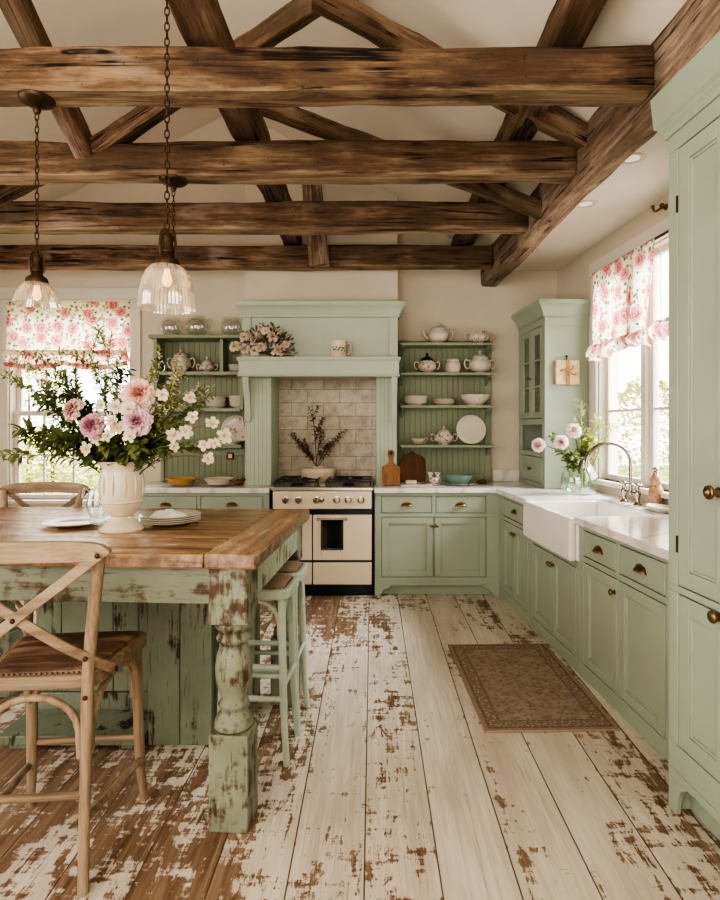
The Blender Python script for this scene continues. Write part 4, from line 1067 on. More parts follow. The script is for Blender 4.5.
# ================================================================== PENDANTS
def chain(mb, z0, z1, x=0, y=0, L=.034):
    n = max(2, int(abs(z1-z0)/(L*.78))); st = (z1-z0)/n
    for i in range(n):
        zc = z0+st*(i+.5); nrm = (1, .15, 0) if i%2 else (.15, 1, 0)
        d, a, b_ = frame_for(nrm); up = V((0, 0, 1)); sd = up.cross(d).normalized()
        pts = [V((x, y, zc))+sd*.0085*math.cos(t)+up*L*.5*math.sin(t) for t in [2*PI*k/12 for k in range(12)]]
        mb.tube(pts, .0023, 6, closed=True)
def pendant(label, loc, drop, R=.098, Hs=.155, kind='dome', cr=.068):
    """loc = ceiling point; drop = length to the rim of the shade"""
    e = T('pendant_lamp', label, 'lamp', loc, 0, 'glass pendants over the table')
    c = MB(); c.lathe([(0, 0), (cr, 0), (cr, -.006), (cr*.9, -.016), (cr*.55, -.028), (cr*.3, -.034), (.013, -.038), (.016, -.05), (.010, -.062), (0, -.064)], 28); c.build('canopy', M['bronze'], e, smooth=50)
    zt = -drop+Hs
    ch = MB(); chain(ch, -.06, zt+.115); ch.build('chain', M['bronze'], e, smooth=60)
    ho = MB(); ho.lathe([(0, .12), (.008, .118), (.010, .105), (.018, .098), (.021, .085), (.021, .05), (.026, .045), (.026, .034), (.021, .03), (.023, .02), (.040, .008), (.043, -.004), (.043, -.016), (.038, -.02), (0, -.021)], 24, (0, 0, zt))
    for a in range(3):
        an = a*2*PI/3; ho.tube([(.014*math.cos(an), .014*math.sin(an), zt+.115), (.026*math.cos(an), .026*math.sin(an), zt+.10), (.031*math.cos(an), .031*math.sin(an), zt+.06), (.026*math.cos(an), .026*math.sin(an), zt+.03)], .0045, 6)
    ho.build('lamp_holder', M['bronze'], e, smooth=50)
    if kind == 'dome': pr = [(.038, -.008), (.056, -.014), (.072, -.030), (.084, -.056), (.092, -.09), (.097, -.125), (.099, -.15), (.1, -.155)]
    else: pr = [(.038, -.008), (.048, -.012), (.062, -.024), (.078, -.045), (.09, -.07), (.097, -.09), (.1, -.098)]
    pr = [(r/.1*R, z_/-pr[-1][1]*Hs*-1*-1 if False else -(-z_/-pr[-1][1]*-1)*Hs if False else z_*Hs/abs(pr[-1][1])) for r, z_ in pr]
    pr += [(pr[-1][0]*.975, pr[-1][1]+.001)]+[(r*.965, z_+.002) for r, z_ in pr[-2::-1]]
    s_ = MB(); s_.lathe(pr, 96, (0, 0, zt), rib=(1, len(pr), .02)); s_.build('lamp_shade', M['ribbed'], e, smooth=20)
    b_ = MB(); b_.lathe([(0, -.02), (.010, -.022), (.011, -.036), (.016, -.052), (.017, -.064), (.012, -.078), (0, -.084)], 16, (0, 0, zt)); b_.build('bulb', M['bulb'], e, smooth=60)
    return e
pendant('glass pendant hanging from the front beam before the left window, shallow ribbed shade', (-1.378, 2.385, 2.75), .845, R=.088, Hs=.098, kind='bell', cr=.068)
pendant('nearest glass pendant with tall ribbed dome shade, on a long chain over the bouquet', (-.714, 2.02, 2.974), 1.165, R=.096, Hs=.162)
pendant('farther glass pendant mostly hidden behind the tall dome one, canopy on the second beam', (-1.085, 3.17, 2.75), .69, R=.085, Hs=.13, cr=.075)
# recessed lights
for i, (u, v, lab) in enumerate(((.265, .77, 'round recessed downlight nearest the pantry in the sloping side ceiling'), (.30, 1.41, 'middle round recessed downlight of the row above the sink run'), (.285, 2.42, 'round recessed downlight farthest back beside the plate beam'))):
    p = RW(u, v, 2.86); e = T('downlight', lab, 'light', p, 0, 'recessed lights in the soffit')
    b_ = MB(); b_.lathe([(.042, -.001), (.046, -.006), (.066, -.006), (.07, 0)], 28); b_.build('trim_ring', M['trimwhite'], e, smooth=60)
    b_ = MB(); b_.lathe([(0, -.002), (.043, -.002)], 24); b_.build('lens', M['led'], e)

# ================================================================== RUG
rg = MB(); rg.box(-.315, .315, -.53, .53, 0, .010); o = rg.build('rug', M['rug'], bevel=.003, recenter=False)
o.location = (.815, 3.19, 0); o.rotation_euler = (0, 0, .03); tag(o, 'faded brown patterned rug on the floor before the sink', 'rug')

# ================================================================== CHINA
def lathe_thing(name, label, cat, loc, prof, mat, seg=28, group=None, rz=0):
    m = MB(); m.lathe(prof, seg); o = m.build(name, M[mat], recenter=False, smooth=45); o.location = loc; o.rotation_euler = (0, 0, rz); return tag(o, label, cat, group)
def plate_prof(r, h=.018): return [(0, 0), (r*.55, 0), (r*.6, .003), (r*.98, h), (r, h+.002), (r*.97, h+.004), (r*.62, .007), (r*.55, .005), (0, .005)]
def bowl_prof(r, h, foot=.5): return [(0, 0), (r*foot, 0), (r*foot, .006), (r*.8, h*.35), (r*.96, h*.75), (r, h), (r*.965, h), (r*.92, h*.75), (r*.75, h*.38), (r*foot*.8, .012), (0, .01)]
def handle(mb, x0, z0, x1, z1, out, r=.006, sgn=1, n=8):
    pts = spline([(sgn*x0, 0, z0), (sgn*(x0+out*.75), 0, z0+.012), (sgn*(x0+out), 0, (z0+z1)/2+.008), (sgn*(x1+out*.5), 0, z1-.002), (sgn*x1, 0, z1)], 5); mb.tube(pts, r, n)
def pot(name, label, cat, loc, R, H, mat, lid=True, handles=2, spout=False, rz=0, foot=.55, knobmat=None, lidmat=None):
    e = T(name, label, cat, loc, rz)
    b_ = MB(); b_.lathe([(0, 0), (R*foot, 0), (R*foot, .006), (R*foot*.85, .012), (R*.75, H*.18), (R*.97, H*.42), (R, H*.58), (R*.93, H*.78), (R*.70, H*.95), (R*.68, H), (R*.62, H), (R*.66, H*.93), (R*.85, H*.75), (R*.9, H*.5), (0, .02)], 28); b_.build('body', M[mat], e, smooth=50)
    if lid:
        l = MB(); l.lathe([(R*.70, H-.001), (R*.72, H+.005), (R*.60, H+.02), (R*.3, H+.034), (.012, H+.040), (.008, H+.048), (.014, H+.056), (.013, H+.066), (.005, H+.073), (0, H+.074)], 24); l.build('lid', M[lidmat or mat], e, smooth=50)
    hs = {2: (1, -1), 1: (1,), 0: ()}[handles]
    for sg in hs:
        h = MB(); handle(h, R*.85, H*.82, R*.93, H*.35, R*.5, max(.004, R*.075), sg); h.build('handle', M[mat], e, smooth=60)
    if spout:
        s_ = MB(); s_.tube(spline([(-R*.9, 0, H*.4), (-R*1.2, 0, H*.55), (-R*1.4, 0, H*.85), (-R*1.58, 0, H*.98)], 5), [R*.2-(R*.11)*i/15 for i in range(16)], 10); s_.build('spout', M[mat], e, smooth=60)
    return e
def standing(name, label, loc, r, mat, tilt=.22, rimmat=None):
    m = MB(); m.M = Mx.Rotation(-tilt, 4, 'X') @ Mx.Translation((0, 0, r)) @ Mx.Rotation(PI/2, 4, 'X')
    m.lathe(plate_prof(r, .016), 36); o = m.build(name, M[mat], recenter=False, smooth=45); o.location = loc; return tag(o, label, 'plate')
def stack(name, cat, n, prof, step, loc, mat, fmt, group, jit=.004):
    words = {3: ['bottom', 'middle', 'top'], 4: ['lowest', 'second from bottom', 'third from bottom', 'topmost'], 5: ['lowest', 'second from bottom', 'middle', 'fourth from bottom', 'topmost'], 2: ['lower', 'upper']}[n]
    for i in range(n):
        lathe_thing(name, fmt % words[i], cat, (loc[0]+random.uniform(-jit, jit), loc[1]+random.uniform(-jit, jit), loc[2]+i*step), prof, mat, 28, group, random.uniform(0, 6))
def wx(px, Y): return (px-CX)*Y/F
# right rack ---------------------------------------------------------
Y = BW-.14; S1, S2, S3, S4 = 2.1562, 1.8892, 1.5962, 1.2412
pot('teapot', 'plain white teapot with spout and handle on top of the right rack', 'teapot', (wx(438, Y), Y, S1), .098, .125, 'white', spout=True, handles=1)
pot('sugar_bowl', 'red and dark floral two-handled bowl without lid on the right top shelf', 'bowl', (wx(479, Y), Y, S1), .098, .108, 'floral2', lid=False, handles=2)
pot('sugar_bowl', 'white two-handled bowl with dark flat lid, left on the second shelf', 'bowl', (wx(427, Y), Y, S2), .085, .112, 'floral', lidmat='bronze')
lathe_thing('storage_jar', 'plain cream lidded jar between two handled pots on the second shelf', 'jar', (wx(453, Y), Y, S2), [(0, 0), (.06, 0), (.068, .01), (.07, .07), (.06, .10), (.055, .105), (.062, .108), (.062, .118), (.05, .13), (0, .132)], 'white')
pot('tureen', 'large white lidded tureen with two handles at the right of the second shelf', 'tureen', (wx(480, Y), Y, S2), .105, .135, 'white')
stack('dinner_plate', 'plate', 5, bowl_prof(.11, .035, .6), .0125, (wx(415.5, Y), Y, S3), 'white', 'white dish, %s in the left stack on the third shelf', 'dishes stacked left on the third shelf')
stack('side_plate', 'plate', 4, plate_prof(.105, .022), .0105, (wx(444, Y), Y, S3), 'white', 'small plate, %s in the low middle stack on the third shelf', 'plates in the low middle stack')
lathe_thing('serving_bowl', 'wide cream bowl with painted flowers on the third shelf of the right rack', 'bowl', (wx(475, Y), Y, S3), bowl_prof(.135, .095, .55), 'floral')
e = T('gravy_boat', 'small low white dish with handle on a saucer on the fourth shelf', 'dish', (wx(418, Y), Y, S4))
b_ = MB(); b_.lathe(bowl_prof(.065, .045)); handle(b_, .05, .04, .045, .015, .035, .004); b_.M = Mx.Translation((0, 0, -.008)); b_.lathe(plate_prof(.085, .012)); b_.M = None
for i, p in enumerate(b_.v): b_.v[i] = p+V((0, 0, .008))
b_.build('dish_body', M['white'], e, smooth=45)
pot('sugar_bowl', 'dark floral lidded bowl with two handles beside the standing plate', 'bowl', (wx(444, Y), Y, S4), .09, .10, 'floral2', foot=.6)
standing('display_plate', 'large white plate standing against the right rack on the lowest shelf', (wx(471, Y), Y-.02, S4+.001), .135, 'white')
# counter right of range
Z0 = .8955
def paddle():
    x = wx(391, 4.94); e = T('paddle_board', 'small wooden paddle chopping board with a hole in its handle', 'chopping board', (x, 4.935, Z0+.003), 0)
    m = MB(); R_ = Mx.Rotation(-.16, 4, 'X'); m.M = R_
    def outl(n=10):
        pts = [(-.075, .01), (-.065, 0), (.065, 0), (.075, .01), (.078, .15)]
        pts += [(.078*math.cos(a), .15+.035*math.sin(a)) for a in [PI*.1*i for i in range(1, 4)]]
        pts += [(.022, .195), (.018, .215), (.02, .24)]+[(.030*math.cos(a), .275+.034*math.sin(a)) for a in [-.6+(PI+1.2)*i/8 for i in range(9)]]
        pts += [(-.02, .24), (-.018, .215), (-.022, .195)]+[(-.078*math.cos(a), .15+.035*math.sin(a)) for a in [PI*.1*i for i in range(3, 0, -1)]]+[(-.078, .15)]
        return pts
    m.ext(outl(), 'y', -.018, 0); m.build('board', M['paddle'], e, bevel=.004)
    h = MB(); h.M = R_; h.torus((0, -.0185, .278), .013, .004, 18, 6, (0, 1, 0)); h.sph((0, -.0178, .278), (.012, .002, .012), 12, 6); h.build('handle_hole', M['blackenamel'], e, smooth=60)
paddle()
e = T('arched_board', 'large dark wooden chopping board with arched top and hanging tab', 'chopping board', (wx(413, 5.25), 5.33, Z0+.001))
m = MB(); m.M = Mx.Rotation(-.17, 4, 'X')
pts = [(-.115, 0), (.115, 0), (.118, .02), (.118, .19)]+[(.118*math.cos(a)**.8 if math.cos(a) > 0 else -.118*abs(math.cos(a))**.8, .19+.065*math.sin(a)) for a in [PI*i/14 for i in range(1, 6)]]+[(.02, .262), (.014, .278), (-.014, .278), (-.02, .262)]+[(-.118*abs(math.cos(a))**.8, .19+.065*math.sin(a)) for a in [PI*i/14 for i in range(9, 14)]]+[(-.118, .19), (-.118, .02)]
m.ext(pts, 'y', -.022, 0); m.build('board', M['board'], e, bevel=.005)
m = MB(); m.M = Mx.Translation((wx(415, 5.02), 5.02, Z0)); m.ext(rounded(.30, .30, .13, .05), 'z', 0, .010); tag(m.build('serving_tray', M['white'], bevel=.003), 'long white tray lying in front of the arched board', 'tray')
TR = Z0+.0105
m = MB(); m.M = Mx.Translation((wx(411, 5.03), 5.03, TR)); m.box(-.05, .05, -.03, .03, 0, .033); tag(m.build('butter_block', M['cream'], bevel=.01, bseg=3), 'pale butter block on the white tray', 'butter')
lathe_thing('saucer', 'white saucer right of the tray under the small floral cups', 'saucer', (wx(434.5, 5.03), 5.05, Z0), plate_prof(.062, .01), 'white')
e = pot('floral_cup', 'small pink floral cup standing on the saucer below the other two', 'cup', (wx(434, 5.05), 5.05, Z0+.0085), .045, .058, 'floral2', lid=False, handles=1)
for dx, lab in ((-.030, 'left'), (.030, 'right')):
    lathe_thing('egg_cup', 'small floral egg cup, %s of the pair perched on the cup' % lab, 'cup', (wx(434, 5.05)+dx, 5.05, Z0+.067), [(0, 0), (.018, 0), (.016, .005), (.010, .012), (.020, .022), (.028, .042), (.026, .042), (.018, .024), (0, .018)], 'floral2', 18)
lathe_thing('dinner_plate', 'flat white plate under the teal bowl', 'plate', (wx(461, 5.05), 5.06, Z0), plate_prof(.15, .012), 'white')
lathe_thing('serving_bowl', 'teal glazed bowl on a white plate right of the chopping boards', 'bowl', (wx(459, 5.05), 5.06, Z0+.0056), bowl_prof(.125, .085, .6), 'teal')
m = MB(); c_ = V((wx(482, 5.1), 5.12, Z0))
m.tube([c_+V((-.05, 0, .012)), c_+V((0, .01, .018)), c_+V((.045, 0, .014))], [.010, .018, .012], 8); m.sph(c_+V((.012, 0, .03)), (.022, .018, .018), 10, 8); m.sph(c_+V((-.02, -.008, .026)), (.018, .016, .015), 10, 8)
tag(m.build('ginger_root', M['board'], smooth=60), 'knobbly brown root lying beside the teal bowl', 'root')
# left rack ----------------------------------------------------------
Y = BW-.13
def glass_jug(name, label, loc, R, H, mat='clear', rz=0, handles=1):
    e = T(name, label, 'glassware', loc, rz)
    b_ = MB(); b_.lathe([(0, 0), (R*.6, 0), (R*.62, .006), (R*.9, H*.25), (R, H*.5), (R*.85, H*.8), (R*.72, H*.92), (R*.8, H), (R*.77, H), (R*.69, H*.92), (R*.82, H*.8), (R*.96, H*.5), (R*.86, H*.25), (R*.5, .012), (0, .012)], 28); b_.build('body', M[mat], e, smooth=60)
    for sg in ((1,), (1, -1), ())[0 if handles == 1 else 1 if handles == 2 else 2]:
        h = MB(); handle(h, R*.82, H*.86, R*.93, H*.35, R*.55, .006, sg); h.build('handle', M[mat], e, smooth=60)
    return e
glass_jug('glass_bowl', 'round clear glass bowl, leftmost on top of the left rack', (wx(171, Y), Y, 2.2225), .10, .165, handles=0)
glass_jug('glass_jug', 'clear glass jug with a handle in the middle atop the left rack', (wx(197, Y), Y, 2.2225), .105, .18)
glass_jug('glass_bowl', 'clear glass pot beside the hood, rightmost on top of the left rack', (wx(231, Y), Y, 2.2225), .095, .17, handles=0)
Yl = BW-.13; L2, L3, L4 = 1.8982, 1.5712, 1.2412
pot('sugar_bowl', 'tall floral lidded pot with two large handles in the left rack', 'pot', (wx(181, Yl), Yl, L2), .092, .145, 'floral')
pot('creamer', 'small floral lidded bowl beside the divider in the left rack', 'bowl', (wx(207, Yl), Yl, L2), .070, .075, 'floral2', handles=2)
lathe_thing('tea_glass', 'tiny pale cup left of the tall floral pot', 'cup', (wx(165, Yl), Yl, L2), [(0, 0), (.025, 0), (.034, .06), (.031, .06), (.022, .006), (0, .005)], 'jar', 18)
stack('side_plate', 'dish', 3, bowl_prof(.075, .03, .55), .018, (-1.235, Yl, L2), 'white', 'small white dish, %s of the pile right of the divider', 'dishes right of the divider')
stack('dinner_plate', 'bowl', 4, bowl_prof(.10, .04, .6), .021, (wx(216, Yl), Yl, L3), 'white', 'white bowl, %s in the stack nearest the bouquet', 'bowls in the left rack')
stack('soup_bowl', 'bowl', 3, bowl_prof(.092, .05, .55), .030, (wx(239, Yl), Yl, L3), 'white', 'white deep bowl, %s in the stack next to the hood column', 'deep bowls next to the hood')
standing('display_plate', 'large patterned plate standing on the lowest shelf of the left rack', (wx(234, Yl), BW-.085, L4+.001), .135, 'floral')
lathe_thing('pie_dish', 'shallow white dish in front of the standing patterned plate', 'dish', (wx(232, 5.28), 5.285, L4), bowl_prof(.085, .035, .7), 'white')
lathe_thing('dinner_plate', 'flat plate under the ochre baking dish', 'plate', (wx(183, 5.05), 5.05, Z0), plate_prof(.16, .012), 'white')
m = MB(); m.lathe(bowl_prof(.125, .055, .75), 32)
for sg in (-1, 1): m.M = Mx.Translation((sg*.13, 0, .046)); m.sph((0, 0, 0), (.028, .03, .007), 12, 6); m.M = None
o = m.build('baking_dish', M['amber'], recenter=False, smooth=45); o.location = (wx(182, 5.05), 5.05, Z0+.0056); tag(o, 'ochre baking dish with ear handles on a plate left of the range', 'dish')
lathe_thing('dinner_plate', 'flat plate under the white pie dish left of the range', 'plate', (wx(220, 5.05), 5.05, Z0), plate_prof(.155, .014), 'white')
lathe_thing('pie_dish', 'white pie dish on a plate on the worktop near the hood column', 'dish', (wx(219, 5.05), 5.05, Z0+.0056), bowl_prof(.13, .055, .75), 'white')
m = MB(); c_ = V((wx(240.5, 5.05), 5.0, Z0)); m.sph(c_+V((0, 0, .028)), (.042, .028, .028), 12, 8); m.sph(c_+V((.035, -.005, .055)), (.018, .016, .017), 10, 8); m.bar(c_+V((-.035, 0, .03)), c_+V((-.085, 0, .05)), .03, .012); m.tube([c_+V((.05, -.005, .055)), c_+V((.066, -.005, .052))], [.006, .001], 6)
tag(m.build('bird_figurine', M['board'], smooth=50), 'small brown bird figurine beside the pie dish', 'figurine')

# mantel
MZ = 1.9872
e = T('mug', 'cream mug with a blue-green leaf sprig on the mantel shelf', 'mug', (wx(338.5, 4.93), 4.93, MZ), .12)
m = MB(); m.lathe([(0, 0), (.068, 0), (.072, .006), (.068, .02), (.066, .12), (.070, .143), (.066, .143), (.062, .12), (.062, .02), (0, .012)], 28); m.build('body', M['cream'], e, smooth=50)
m = MB(); handle(m, .066, .115, .066, .035, .042, .0075); m.build('handle', M['cream'], e, smooth=60)
m = MB()
for a in range(-5, 6):
    an = -PI/2+a*.16; c_ = V((.0678*math.cos(an), .0678*math.sin(an), .07+.014*math.sin(a*2.2)))
    m.M = Mx.Translation(c_) @ Mx.Rotation(an, 4, 'Z') @ Mx.Rotation(a*1.3, 4, 'X'); m.sph((0, 0, 0), (.0012, .006, .011), 8, 6)
m.M = None; m.build('leaf_sprig', m_plain('sprig_blue', (.08, .12, .11), .3), e, smooth=60)

# table ware
def tz(px, py): return at(px, py, (TZ-EYE)*F/-(py-CY))
vp = at(122, 529, 2.44); vp.z = TZ+.0012
e = T('urn_vase', 'tall cream urn vase with crackled glaze holding the big bouquet', 'vase', vp)
m = MB(); m.M = Mx.Diagonal((.87, .87, 1, 1)); m.lathe([(0, 0), (.100, 0), (.102, .008), (.092, .018), (.070, .034), (.054, .048), (.050, .060), (.062, .066), (.064, .072), (.078, .085), (.092, .11), (.098, .14), (.099, .19), (.096, .24), (.096, .27), (.104, .282), (.108, .290), (.101, .291), (.09, .275), (.09, .18), (.08, .1), (0, .085)], 40); m.build('body', M['cream'], e, smooth=40)
m = MB(); m.M = Mx.Diagonal((.87, .87, 1, 1)); m.lathe([(.0955, .252), (.1, .254), (.1, .260), (.0955, .262)], 40); m.lathe([(.097, .118), (.101, .12), (.101, .126), (.097, .128)], 40)
for k in range(12):
    an = k*PI/6; c_ = V((.099*math.cos(an), .099*math.sin(an), .19)); m.tube([c_+V((0, 0, -.045)), c_+V((.003*math.cos(an), .003*math.sin(an), 0)), c_+V((-.002*math.cos(an), -.002*math.sin(an), .045))], [.002, .008, .002], 6)
m.build('relief', M['cream'], e, smooth=40)
VT = vp+V((0, 0, .285))
p = at(75, 525, 2.57); p.z = TZ+.0012
lathe_thing('dinner_plate', 'single grey-white dinner plate on the table left of the urn', 'plate', p, plate_prof(.135, .014), 'white', 36)
p = at(170, 521, 2.60); p.z = TZ+.0012
stack('dinner_plate', 'plate', 4, plate_prof(.132, .016), .0085, p, 'white', 'white dinner plate, %s in the stack right of the urn', 'plates stacked on the table', .003)
e = T('crumpled_napkin', 'crumpled cream napkin on top of the stacked plates', 'napkin', p+V((-.01, 0, .0325)))
m = MB()
def nap(a, c):
    r_ = .072*c; an = a*2*PI; return (r_*1.15*math.cos(an), r_*math.sin(an), .002+.030*(1-c**2.2)*(.75+.25*math.sin(an*3+c*7))+.007*math.sin(an*5+c*9)*c*(1-c)*2)
m.grid(nap, 40, 10); m.build('cloth', M['linen'], e, smooth=180)
p = at(99, 516, 2.72); p.z = TZ+.0012
glass_jug('glass_jug', 'clear glass jug with a big handle half hidden behind the urn', p, .055, .15, 'clear', rz=PI)

# range top
e = T('cream_planter', 'oval cream pot with dried twigs standing behind the hob grates', 'pot', (wx(317.5, 5.22), 5.28, .9055))
m = MB(); sc_ = Mx.Diagonal((1.35, .7, 1, 1)); m.M = sc_
m.lathe([(0, 0), (.095, 0), (.105, .01), (.118, .06), (.122, .085), (.122, .095), (.11, .118), (.10, .122), (.05, .124), (.035, .13), (.035, .14), (.028, .14), (.028, .10), (0, .09)], 32); m.build('body', M['cream'], e, smooth=40)
PT = V((wx(317.5, 5.22), 5.28, .9055+.135))

# parcel on the cabinet side
q = RW(UW-.19, 2.342, 1.845); e = T('wall_parcel', 'square parchment parcel tied with ochre ribbon hanging on the corner cabinet side', 'parcel', q, RR)
m = MB(); m.box(-.10, .10, -.03, 0, -.10, .10); m.build('packet', M['paper'], e, bevel=.006)
m = MB(); m.box(-.017, .017, -.0335, -.0, -.1035, .1035)
for a in (.5, 2.5, 4.0, 5.6): m.ribbon(bez((.0, -.034, .01), (.05*math.cos(a), -.06, .05*math.sin(a)), (.07*math.cos(a+.5), -.036, .07*math.sin(a+.5)), 8), .012, .002, (0, -1, 0))
for k in range(10): an = k*.63; m.sph((.012*math.cos(an*3), -.037, .02*math.sin(an*2)), (.010, .006, .007), 8, 6)
m.build('ribbon', M['ribbon'], e)
m = MB(); m.tube([(0, -.004, .10), (0, -.012, .12), (.004, -.004, .135)], .004, 6); m.sph((0, -.008, .133), .010, 8, 6); m.build('hook', M['bronze'], e)

# sink counter
q = RW(.61, 1.06, .8955); e = T('soap_dish', 'white oval dish on the worktop near the pantry', 'dish', q, RR)
m = MB(); m.M = Mx.Diagonal((.72, 1.35, 1, 1)); m.lathe([(0, 0), (.07, 0), (.085, .014), (.098, .03), (.093, .031), (.08, .018), (0, .012)], 32); m.build('body', M['white'], e, smooth=45)
q = RW(.695, 1.27, .8955); e = T('soap_bottle', 'amber and pink patterned soap bottle with a silver cap by the window', 'bottle', q)
m = MB(); m.lathe([(0, 0), (.045, 0), (.047, .01), (.042, .03), (.046, .06), (.046, .10), (.036, .125), (.028, .14), (.032, .15), (.034, .175), (.025, .195), (.016, .205), (0, .206)], 24); m.build('body', m_china('soap_glaze', (.44, .25, .15), .7, 40, (.30, .13, .08), (.66, .55, .44)), e, smooth=50)
m = MB(); m.lathe([(.015, .203), (.017, .215), (.012, .222), (.020, .232), (.020, .24), (.008, .25), (0, .252)], 16); m.build('cap', M['nickel'], e, smooth=50)
# mug with pod
gv = at(579, 493, 4.36); gv = V((gv.x, gv.y, .8962)); GS = Mx.Diagonal((1.18, 1.18, 1.16, 1))
e = T('glass_vase', 'round clear glass vase with water on the worktop before the corner cabinet', 'vase', gv)
m = MB(); m.M = GS; m.lathe([(0, 0), (.085, 0), (.10, .012), (.115, .06), (.112, .12), (.090, .17), (.068, .20), (.064, .225), (.075, .245), (.072, .246), (.060, .225), (.064, .20), (.086, .168), (.108, .12), (.111, .06), (.096, .016), (0, .012)], 36); m.build('body', M['jar'], e, smooth=60)
m = MB(); m.M = GS; m.lathe([(0, .014), (.094, .018), (.109, .06), (.107, .115), (0, .116)], 32); m.build('water', M['water'], e, smooth=60)
GV = gv+V((0, 0, .275))

# ================================================================== FLOWERS
def rot_to(d, roll=0.0):
    d = V(d).normalized(); return d.to_track_quat('Z', 'Y').to_matrix().to_4x4() @ Mx.Rotation(roll, 4, 'Z')
def leaf(mb, p, d, L, W, up=(0, 0, 1), curl=.25):
    d, s_, u = frame_for(d, up); vs = []; p = V(p)
    for t, w_ in ((0, .04), (.3, .85), (.6, 1), (.85, .5), (1, .03)):
        c = p+d*L*t-u*curl*L*t*t
        vs += [c-s_*W*w_*.5+u*W*.18*w_, c, c+s_*W*w_*.5+u*W*.18*w_]
    fs = []
    for i in range(4):
        for k in range(2): fs.append((3*i+k, 3*i+k+1, 3*i+4+k, 3*i+3+k))
    mb.add(vs, fs)
def peony_mesh(R, seed, n=46):
    rd = random.Random(seed); mb = MB()
    for i in range(n):
        t = i/n; an = i*2.399+rd.uniform(-.25, .25); el = (1-t)*1.35+.02+rd.uniform(-.08, .08)       # el: 1.4 = upright, 0 = flat
        Lp = R*(.62+.45*t); Wp = R*(.38+.42*t); vs = []
        ca, sa = math.cos(an), math.sin(an); curl = .9-.9*t
        nu, nv = 4, 5
        for j in range(nv+1):
            q = j/nv
            e2 = el+curl*q*.9-(.25*q*q*t)
            rr = Lp*q*math.cos(el*.75+curl*q*.45); zz = Lp*q*math.sin(el*.85+curl*q*.35)*.85-.22*R*t+.02*R
            for k in range(nu+1):
                a = (k/nu-.5)*2; ww = Wp*(.25+.75*math.sin(min(1, q*1.15)*PI*.62))*a*.5*2*.55
                cup_ = a*a*.16*R*(1-.5*t)+.035*R*math.sin(a*5+i)*q
                vs.append((ca*(rr-cup_*.6)-sa*ww, sa*(rr-cup_*.6)+ca*ww, zz+cup_*.8))
        mb.add(vs, [(j*(nu+1)+k, j*(nu+1)+k+1, (j+1)*(nu+1)+k+1, (j+1)*(nu+1)+k) for j in range(nv) for k in range(nu)])
    return mb
def rosette(R, seed, n=60):
    """many-petalled bloom seen from any side: a dome of overlapping cupped petals"""
    rd = random.Random(seed); mb = MB()
    for i in range(n):
        t = (i+.5)/n; th = .08+1.72*t**.7+rd.uniform(-.07, .07); an = i*2.399+rd.uniform(-.3, .3)
        rad = V((math.sin(th)*math.cos(an), math.sin(th)*math.sin(an), math.cos(th)*.66))
        base = rad*R*(.12+.30*t); tu = V((math.cos(th)*math.cos(an), math.cos(th)*math.sin(an), -math.sin(th)))
        side = V((-math.sin(an), math.cos(an), 0)); W = R*(.22+.36*t)*rd.uniform(.85, 1.15); L = R*(.52+.24*t)*rd.uniform(.88, 1.12); f1 = rd.uniform(0, 6)
        vs = []
        for j in range(6):
            q = j/5
            c = base+rad*L*q*1.05+tu*L*((.50*t-.10)*q*q*1.3-.30*(1-t)*q)
            for k in range(7):
                a = (k/6-.5)*2; w_ = W*(.30+.80*math.sin(min(1, q*.95+.05)*PI*.64)); ruf = .055*R*math.sin(a*5+f1)*q*q+.03*R*math.sin(a*11+f1*2)*q*q
                vs.append(c+side*a*w_*.6-rad*(a*a*.06*R*q)+(tu*ruf*-1)+rad*(ruf*.8-.05*R*a*a*q*q)-tu*(a*a)*.16*R*(.3+q)*(1-.3*t))
        mb.add(vs, [(j*7+k, j*7+k+1, (j+1)*7+k+1, (j+1)*7+k) for j in range(5) for k in range(6)])
    return mb
def peony(label, root, c, face_dir, R, mat, seed, sag=.0, group=None):
    e = T('peony', label, 'flower', root, 0, group); d = V(c)-V(root); fd = V(face_dir).normalized()
    m = rosette(R, seed, 84); o = m.build('bloom', M[mat], e, smooth=180, recalc=False)
    o.location = d; o.rotation_euler = rot_to(fd, seed).to_euler()
    s_ = MB(); s_.tube(bez((random.uniform(-.03, .03), random.uniform(-.03, .03), -.12), d*.45+V((0, 0, .05)), d-fd*R*.25, 8), .0035, 6); s_.build('stem', M['stem'], e, smooth=60)
    sp_ = MB()
    for k in range(5):
        an = k*1.257; b0 = d-fd*R*.2; r_ = rot_to(fd) @ V((math.cos(an), math.sin(an), -.1, )); leaf(sp_, b0, r_, R*1.0, R*.32)
    sp_.build('sepals', M['leafmid'], e, smooth=180, recalc=False)
    return e
